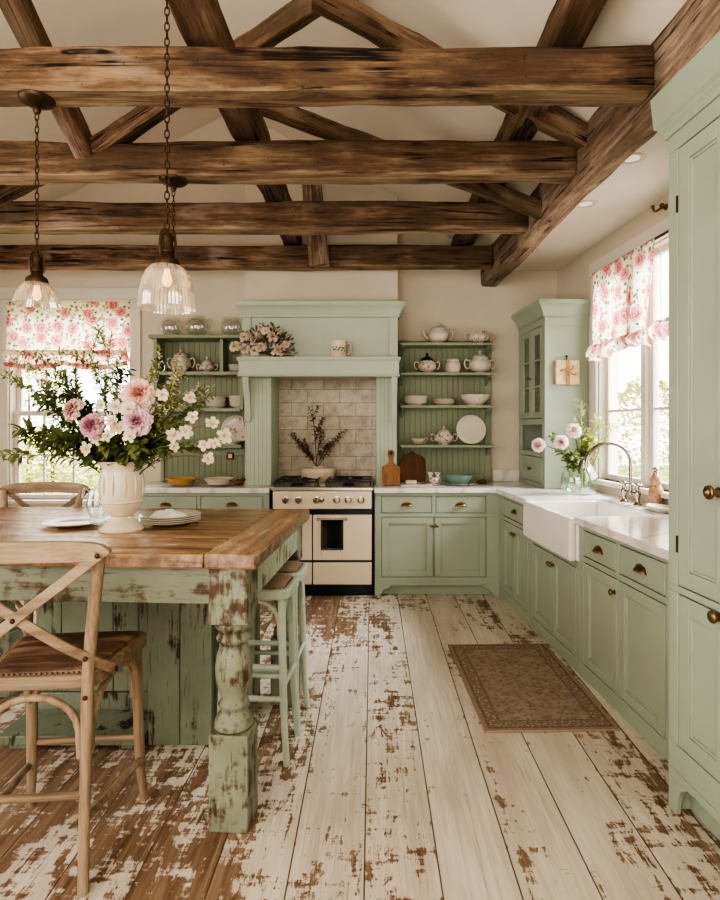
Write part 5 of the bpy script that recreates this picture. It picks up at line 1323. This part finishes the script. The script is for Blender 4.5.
def blossom(label, root, c, fd, R, seed, group=None, petals=6):
    e = T('white_blossom', label, 'flower', root, 0, group); d = V(c)-V(root); fd = V(fd).normalized(); rd = random.Random(seed)
    m = MB()
    for lay, (n, el, sc1) in enumerate(((petals, .12, 1.0), (4, .75, .55))):
        for i in range(n):
            an = 2*PI*i/n+lay*.4+rd.uniform(-.22, .22); vs = []; el_ = el+rd.uniform(-.25, .35); k1 = sc1*rd.uniform(.8, 1.12)
            for j in range(5):
                q = j/4; rr = R*k1*q*math.cos(el_*(.4+q*.6)); zz = R*k1*q*math.sin(el_*(.4+q*.6))-.12*R*q*q*q
                for k in range(3):
                    a = k-1; w_ = R*.34*k1*math.sin((q*.86+.10)*PI*.86)
                    x, y = rr-(.07*R if (j == 4 and k == 1) else 0), a*w_; vs.append((math.cos(an)*x-math.sin(an)*y, math.sin(an)*x+math.cos(an)*y, zz+abs(a)*.13*R*q+rd.uniform(-.02, .02)*R))
            m.add(vs, [(j*3+k, j*3+k+1, j*3+4+k, j*3+3+k) for j in range(4) for k in range(2)])
    o = m.build('petals', M['blossom'], e, smooth=180, recalc=False); o.location = d; o.rotation_euler = rot_to(fd, seed).to_euler()
    y = MB(); y.sph((0, 0, R*.12), (R*.17, R*.17, R*.13), 10, 6); o2 = y.build('flower_eye', M['yolk'], e, smooth=60); o2.location = d; o2.rotation_euler = o.rotation_euler
    s_ = MB(); s_.tube(bez((random.uniform(-.03, .03), random.uniform(-.03, .03), -.10), d*.5+V((0, 0, .06)), d, 8), .002, 5); s_.build('stem', M['stem'], e, smooth=60)
    return e
def branch(label, root, tip, mat, seed, n=26, L=.05, W=.024, lift=.08, name='leafy_branch', group=None, start=.25, side=3, stemmat='stem', buds=None, cat='branch', depth=-.12, spread=.03, sr=.0035):
    e = T(name, label, cat, root, 0, group); rd = random.Random(seed); d = V(tip)-V(root)
    main = bez((rd.uniform(-spread, spread), rd.uniform(-spread, spread), depth), d*.45+V((0, 0, lift)), d, 14); s_ = MB(); s_.tube(main, [sr-(sr-.001)*i/14 for i in range(15)], 6); lf = MB(); bd = MB()
    def along(pts, t):
        f_ = t*(len(pts)-1); i = min(int(f_), len(pts)-2); return pts[i].lerp(pts[i+1], f_-i), (pts[i+1]-pts[i]).normalized()
    lines = [(main, start, n)]
    for k in range(side):
        p, dr = along(main, start+(.9-start)*(k+.7)/(side+.3)); dv = (dr+V((rd.uniform(-1, 1), rd.uniform(-1, 1), rd.uniform(-.5, .9)))*.75).normalized(); ln = d.length*rd.uniform(.18, .34)
        tw = bez(p, p+dv*ln*.5+V((0, 0, .015)), p+dv*ln+V((0, 0, -.01)), 6); s_.tube(tw, [.0018]*7, 5); lines.append((tw, .1, max(5, int(n*.45))))
    for pts, st, m in lines:
        for i in range(m):
            t = st+(1-st)*(i+.5)/m; p, dr = along(pts, t); an = i*2.4+rd.uniform(-.5, .5)
            _, a, b_ = frame_for(dr); od = (a*math.cos(an)+b_*math.sin(an)); ld = (dr*.7+od+V((0, 0, -.1))).normalized(); k = rd.uniform(.65, 1.15)*(1.1-.4*t)
            leaf(lf, p, ld, L*k, W*k, (rd.uniform(-.3, .3), rd.uniform(-.6, .2), 1), rd.uniform(.05, .4))
            if buds and rd.random() < buds[1]:
                q = p+ld*L*k*.8; r_ = buds[2]
                for z in range(4): bd.sph(q+V((rd.uniform(-r_, r_), rd.uniform(-r_, r_), rd.uniform(-r_, r_)))*1.3, (r_*.6, r_*.6, r_*.5), 6, 4)
    s_.build('stem', M[stemmat], e, smooth=60); lf.build('leaves', M[mat], e, smooth=180, recalc=False)
    if buds and bd.v: bd.build('buds', M[buds[0]], e, smooth=60)['kind'] = 'stuff'
    return e

# the big bouquet ----------------------------------------------------
YV = vp.y
def bp(x, y, dy=0.0): return at(x, y, YV+dy)
B = [ # tip px, py, dy, leaf material, count, L, W, label
 (8, 378, .05, 'leafmid', 22, .034, .013, 'thin airy branch reaching to the left edge above the others'),
 (14, 352, .25, 'leafpale', 20, .034, .013, 'faint pale twig at the upper left of the bouquet against the window'),
 (42, 352, .15, 'leafmid', 26, .036, .014, 'airy green branch rising toward the roman shade'),
 (85, 340, .18, 'leafmid', 30, .038, .014, 'upright green branch left of the peach peony, highest on the left'),
 (102, 330, .05, 'leafpale', 26, .034, .013, 'pale upright twig above the peach peony'),
 (30, 398, -.02, 'leafdark', 26, .058, .026, 'dark leafy branch spreading left at mid height'),
 (18, 432, -.05, 'leafdark', 26, .056, .025, 'dark leafy branch drooping left before the window sash'),
 (10, 462, -.08, 'leafmid', 20, .050, .022, 'trailing branch with long leaves, lowest on the left'),
 (48, 445, -.14, 'leafdark', 24, .056, .026, 'dark leafy branch near the urn on the left, facing front'),
 (66, 392, -.04, 'leafdark', 24, .054, .024, 'dark leafy branch behind the dusty pink peony'),
 (115, 372, .12, 'leafdark', 24, .050, .022, 'dark green branch behind the bouquet centre'),
 (158, 362, .06, 'leafpale', 28, .034, .014, 'pale green spray rising right of the peach peony'),
 (186, 372, .02, 'leafpale', 30, .034, .014, 'pale green spray leaning to the right rack'),
 (172, 402, -.06, 'leafpale', 30, .032, .014, 'yellowish spray with tiny buds right of the lilac peony'),
 (205, 402, .0, 'leafmid', 24, .036, .015, 'mid green branch reaching right behind the blossoms'),
 (222, 452, -.04, 'leafmid', 18, .034, .014, 'slim branch drooping at the far right under the blossoms'),
 (165, 452, -.10, 'leafdark', 26, .052, .026, 'dark leafy branch low on the right above the urn rim'),
 (140, 446, -.16, 'leafmid', 16, .060, .034, 'broad ivy leaves falling over the front of the urn rim'),
 (105, 446, -.16, 'leafmid', 16, .060, .034, 'broad green leaves over the urn rim below the cream blossoms'),
 (85, 458, -.10, 'leafdark', 18, .052, .026, 'dark leaves hanging over the left rim of the urn'),
 (150, 392, .10, 'leafdark', 24, .050, .022, 'dark branch behind the right half of the bouquet'),
 (178, 392, -.10, 'leafpale', 30, .032, .014, 'pale lacy spray in front, between lilac peony and right blossoms'),
 (200, 388, .03, 'leafpale', 26, .032, .013, 'pale lacy spray highest toward the stacked bowls'),
 (168, 424, -.12, 'leafmid', 24, .040, .018, 'mid green sprig above the right inner blossoms'),
 (60, 372, .08, 'leafmid', 26, .040, .017, 'green branch between dusty pink peony and window sash'),
]
for i, (x, y, dy, mt, n, L, W, lab) in enumerate(B):
    low = y > 440
    branch(lab+' in the urn' if 'urn' not in lab else lab, VT, bp(x, y, dy), mt, 100+i, int(n*(1.35 if mt == 'leafdark' else 1.8)), L*1.08, W*1.1, .10 if low else .06, side=6 if n > 20 else 4, start=.22, group=None, buds=('blossom', .35, .005) if mt == 'leafpale' else None)
PG = None
peony('large peach peony at the top of the urn bouquet', VT, bp(138, 393, -.10), (.25, -1, .35), .058, 'peach', 3)
peony('lilac pink peony right of centre in the urn bouquet', VT, bp(137, 421, -.16), (.15, -1, .15), .053, 'lilac', 5)
peony('mauve peony left of centre in the urn bouquet', VT, bp(91, 425, -.16), (-.2, -1, .25), .046, 'mauve', 8)
peony('dusty pink peony farthest left in the urn bouquet', VT, bp(72, 409, -.10), (-.55, -.8, .35), .044, 'dusty', 11)
WB = [(101, 405, 'above the mauve peony'), (115, 406, 'left of the peach peony, upper of a cluster'), (112, 420, 'in the middle of the central cluster'), (117, 428, 'beside the lilac peony, right of the cluster'),
 (107, 436, 'lowest of the central cluster'), (97, 438, 'just below the mauve peony'), (130, 436, 'under the lilac peony'), (86, 449, 'low on the left above the urn rim'), (173, 435, 'right of the urn, inner upper of two'),
 (174, 447, 'right of the urn, lower of two'), (186, 431, 'nearest the pale sprays on the right'), (192, 417, 'high on the right before the rack'), (204, 445, 'low on the right tip cluster'), (212, 424, 'topmost at the right tip'),
 (224, 436, 'farthest right of all'), (215, 443, 'between two others at the right tip'), (208, 459, 'lowest on the right, hanging'), (190, 398, 'upper right near the stacked bowls'), (128, 409, 'tucked under the peach peony'), (162, 395, 'small, right of the peach peony')]
for i, (x, y, lab) in enumerate(WB):
    rd = random.Random(i+50)
    blossom('cream blossom '+lab, VT, bp(x, y, -.14-.05*rd.random()), ((x-122)/140+rd.uniform(-.2, .2), -1, rd.uniform(-.1, .6)), .031*rd.uniform(.8, 1.12), i)

# flowers in the glass vase ------------------------------------------
def gp(x, y, dy=0.0): return at(x, y, gv.y+dy)
peony('blush peony highest in the glass vase by the sink', GV, gp(574, 430, -.05), (-.1, -1, .4), .052, 'blush', 21)
peony('blush peony farthest left, drooping from the glass vase', GV, gp(538, 445, -.06), (-.7, -.8, .2), .048, 'blush', 22)
peony('blush peony in the middle of the glass vase bunch', GV, gp(561, 442, -.10), (-.3, -1, .2), .046, 'blush', 23)
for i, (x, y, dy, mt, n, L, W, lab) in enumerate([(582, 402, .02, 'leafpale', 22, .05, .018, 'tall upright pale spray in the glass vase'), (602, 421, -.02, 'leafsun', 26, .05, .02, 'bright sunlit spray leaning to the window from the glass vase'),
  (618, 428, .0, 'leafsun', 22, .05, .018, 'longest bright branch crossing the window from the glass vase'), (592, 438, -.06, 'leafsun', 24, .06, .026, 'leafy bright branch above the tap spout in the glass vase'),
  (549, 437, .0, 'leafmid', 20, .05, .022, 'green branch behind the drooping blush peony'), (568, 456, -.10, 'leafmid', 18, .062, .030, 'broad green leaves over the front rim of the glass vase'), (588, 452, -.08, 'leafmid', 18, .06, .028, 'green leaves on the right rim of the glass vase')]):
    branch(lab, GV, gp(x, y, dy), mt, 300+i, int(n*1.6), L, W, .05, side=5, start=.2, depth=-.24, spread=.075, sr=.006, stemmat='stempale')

# dried twigs behind the hob -----------------------------------------
for i, (x, y, dy, lab) in enumerate([(312, 404, .0, 'tallest upright dried twig in the cream pot on the range'), (290, 434, -.02, 'dried twig reaching far left over the hob'), (298, 446, -.04, 'low dried twig leaning left in the range pot'),
   (342, 432, .0, 'dried twig reaching far right over the hob'), (330, 442, -.04, 'low dried twig leaning right in the range pot'), (322, 418, .02, 'dried twig just right of the tallest one')]):
    branch(lab, PT, at(x, y, 5.26+dy), 'dryleaf', 400+i, 26, .040, .024, .03, name='dried_twig', side=4, stemmat='twig', start=.3, cat='twig', depth=-.03)

# dried bunch on the mantel ------------------------------------------
e = T('dried_bouquet', 'bunch of dried cream flowers and brown leaves lying on the mantel shelf', 'bouquet', (wx(265, 4.90), 4.90, MZ))
rd = random.Random(9); lv = MB()
for i in range(420):
    a = rd.uniform(0, 2*PI); ph = rd.uniform(.02, 1.45); r_ = rd.uniform(.5, 1); p = V((.26*r_*math.cos(a)*math.cos(ph*.8), .05*r_*math.sin(a)*math.cos(ph*.8), .022+.30*r_*math.sin(ph)*(1-.3*abs(math.cos(a)))))
    leaf(lv, p, (p-V((0, 0, .02))).normalized()+V((rd.uniform(-.6, .6), rd.uniform(-.6, .2), rd.uniform(-.05, .6))), rd.uniform(.025, .045), rd.uniform(.014, .024))
lv.build('dry_leaves', M['dryleaf'], e, smooth=180, recalc=False)
for k, (x, y, r_) in enumerate([(-.245, .085, .048), (-.16, .07, .046), (-.09, .16, .058), (-.02, .08, .040), (.07, .17, .044), (.115, .07, .056), (.015, .215, .036), (-.17, .17, .040), (.185, .11, .034), (-.075, .05, .040), (-.03, .25, .03), (.12, .22, .03)]):
    m = rosette(r_, 60+k, 22); o = m.build('dried_bloom', M['drypetal'], e, smooth=180, recalc=False); o.location = (x, -.065+.02*(k%3), y); o.rotation_euler = rot_to((x*1.5, -1, .3)).to_euler()
sm = MB()
for k in range(5): sm.tube([(-.1+.05*k, -.02, .05), (.10+.012*k, .01, .008+.003*k), (.20+.012*k, .02, .008+.002*k)], .004, 6)
sm.build('stems', M['twig'], e, smooth=60)
m = MB()

# ================================================================== GARDEN
def shrub(label, loc, R, H, mat, seed, n=3200):
    e = T('garden_shrub', label, 'shrub', loc, 0); rd = random.Random(seed); lf = MB()
    for i in range(n):
        a = rd.uniform(0, 2*PI); z = rd.random(); r_ = R*math.sqrt(max(.05, math.sin(min(.98, z*.9+.12)*PI)))*rd.uniform(.6, 1.05); p = V((r_*math.cos(a), r_*math.sin(a), H*z+.06))
        leaf(lf, p, V((math.cos(a)+rd.uniform(-.7, .7), math.sin(a)+rd.uniform(-.7, .7), rd.uniform(-.3, .9))), rd.uniform(.07, .12), rd.uniform(.04, .065))
    lf.build('foliage', M[mat], e, smooth=180, recalc=False); s_ = MB(); s_.tube([(0, 0, 0), (.02, 0, H*.4), (0, .02, H*.8)], [.05, .04, .015], 8); s_.build('trunk', M['twig'], e, smooth=60)
struct(MB().box(-14, 16, BW+.2, 22, -.12, -.06).build('ground', M['grass'], recenter=False))
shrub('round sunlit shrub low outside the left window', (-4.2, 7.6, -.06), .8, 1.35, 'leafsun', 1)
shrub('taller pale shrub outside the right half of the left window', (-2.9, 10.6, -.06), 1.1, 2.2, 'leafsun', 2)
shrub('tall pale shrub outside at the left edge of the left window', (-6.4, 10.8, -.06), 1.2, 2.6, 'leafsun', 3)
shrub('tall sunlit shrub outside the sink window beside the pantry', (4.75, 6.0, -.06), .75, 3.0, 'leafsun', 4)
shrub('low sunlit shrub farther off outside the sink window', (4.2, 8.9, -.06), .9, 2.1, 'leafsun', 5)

# ================================================================== LIGHT
wd = bpy.data.worlds.new('sky'); sc.world = wd; wd.use_nodes = True
nt = wd.node_tree; bg = nt.nodes['Background']
bg.inputs['Color'].default_value = (1.0, .965, .91, 1); bg.inputs['Strength'].default_value = 6.0
def area(name, loc, target, sx, sy, power, col=(1, .95, .88)):
    l = bpy.data.lights.new(name, 'AREA'); l.shape = 'RECTANGLE'; l.size = sx; l.size_y = sy; l.energy = power; l.color = col
    o = bpy.data.objects.new(name, l); COL.objects.link(o); o.location = loc
    o.rotation_euler = (V(target)-V(loc)).to_track_quat('-Z', 'Y').to_euler(); return o
area('window_skylight_sink', (4.4, 3.9, 3.9), (-.2, 3.6, 0.0), 2.0, 1.6, 1000, (.97, .99, 1))
area('window_skylight_left', (-3.0, 7.4, 4.3), (-2.0, 3.2, .9), 2.4, 1.6, 900, (1, .97, .93))
area('front_fill', (-1.2, -.9, 2.3), (-.2, 4, 1.2), 3.0, 1.6, 95, (1, .91, .80))  # added fill lamp, unseen behind the camera; no fitting of the kitchen
area('ceiling_fill', (-1.0, -.8, .9), (-.2, 2.6, 3.6), 2.5, 1.2, 68, (1, .92, .82))  # unseen uplight added low behind the camera to brighten ceiling and soffit
def point(name, loc, e_, col, r=.03):
    l = bpy.data.lights.new(name, 'POINT'); l.energy = e_; l.color = col; l.shadow_soft_size = r
    o = bpy.data.objects.new(name, l); COL.objects.link(o); o.location = loc
# ================================================================== CAMERA
cd = bpy.data.cameras.new('camera'); cam = bpy.data.objects.new('camera', cd); COL.objects.link(cam)
cam.location = (0, 0, EYE); cam.rotation_euler = (PI/2, 0, 0)
cd.sensor_fit = 'HORIZONTAL'; cd.sensor_width = 36; cd.lens = 36*F/720
cd.sensor_fit = 'AUTO'; cd.sensor_width = 36; cd.lens = 36*F/900      # AUTO: the taller side is the sensor width
cd.shift_x = (360-CX)/900; cd.shift_y = -(450-CY)/900
cd.clip_start = .05; cd.clip_end = 200
sc.camera = cam
sc.view_settings.view_transform = 'AgX'
sc.view_settings.look = 'AgX - High Contrast'
sc.view_settings.exposure = -0.10
sc.cycles.use_denoising = True; sc.cycles.denoising_prefilter = 'ACCURATE'
sc.cycles.max_bounces = 8; sc.cycles.transparent_max_bounces = 16; sc.cycles.diffuse_bounces = 4
sc.cycles.sample_clamp_indirect = 4
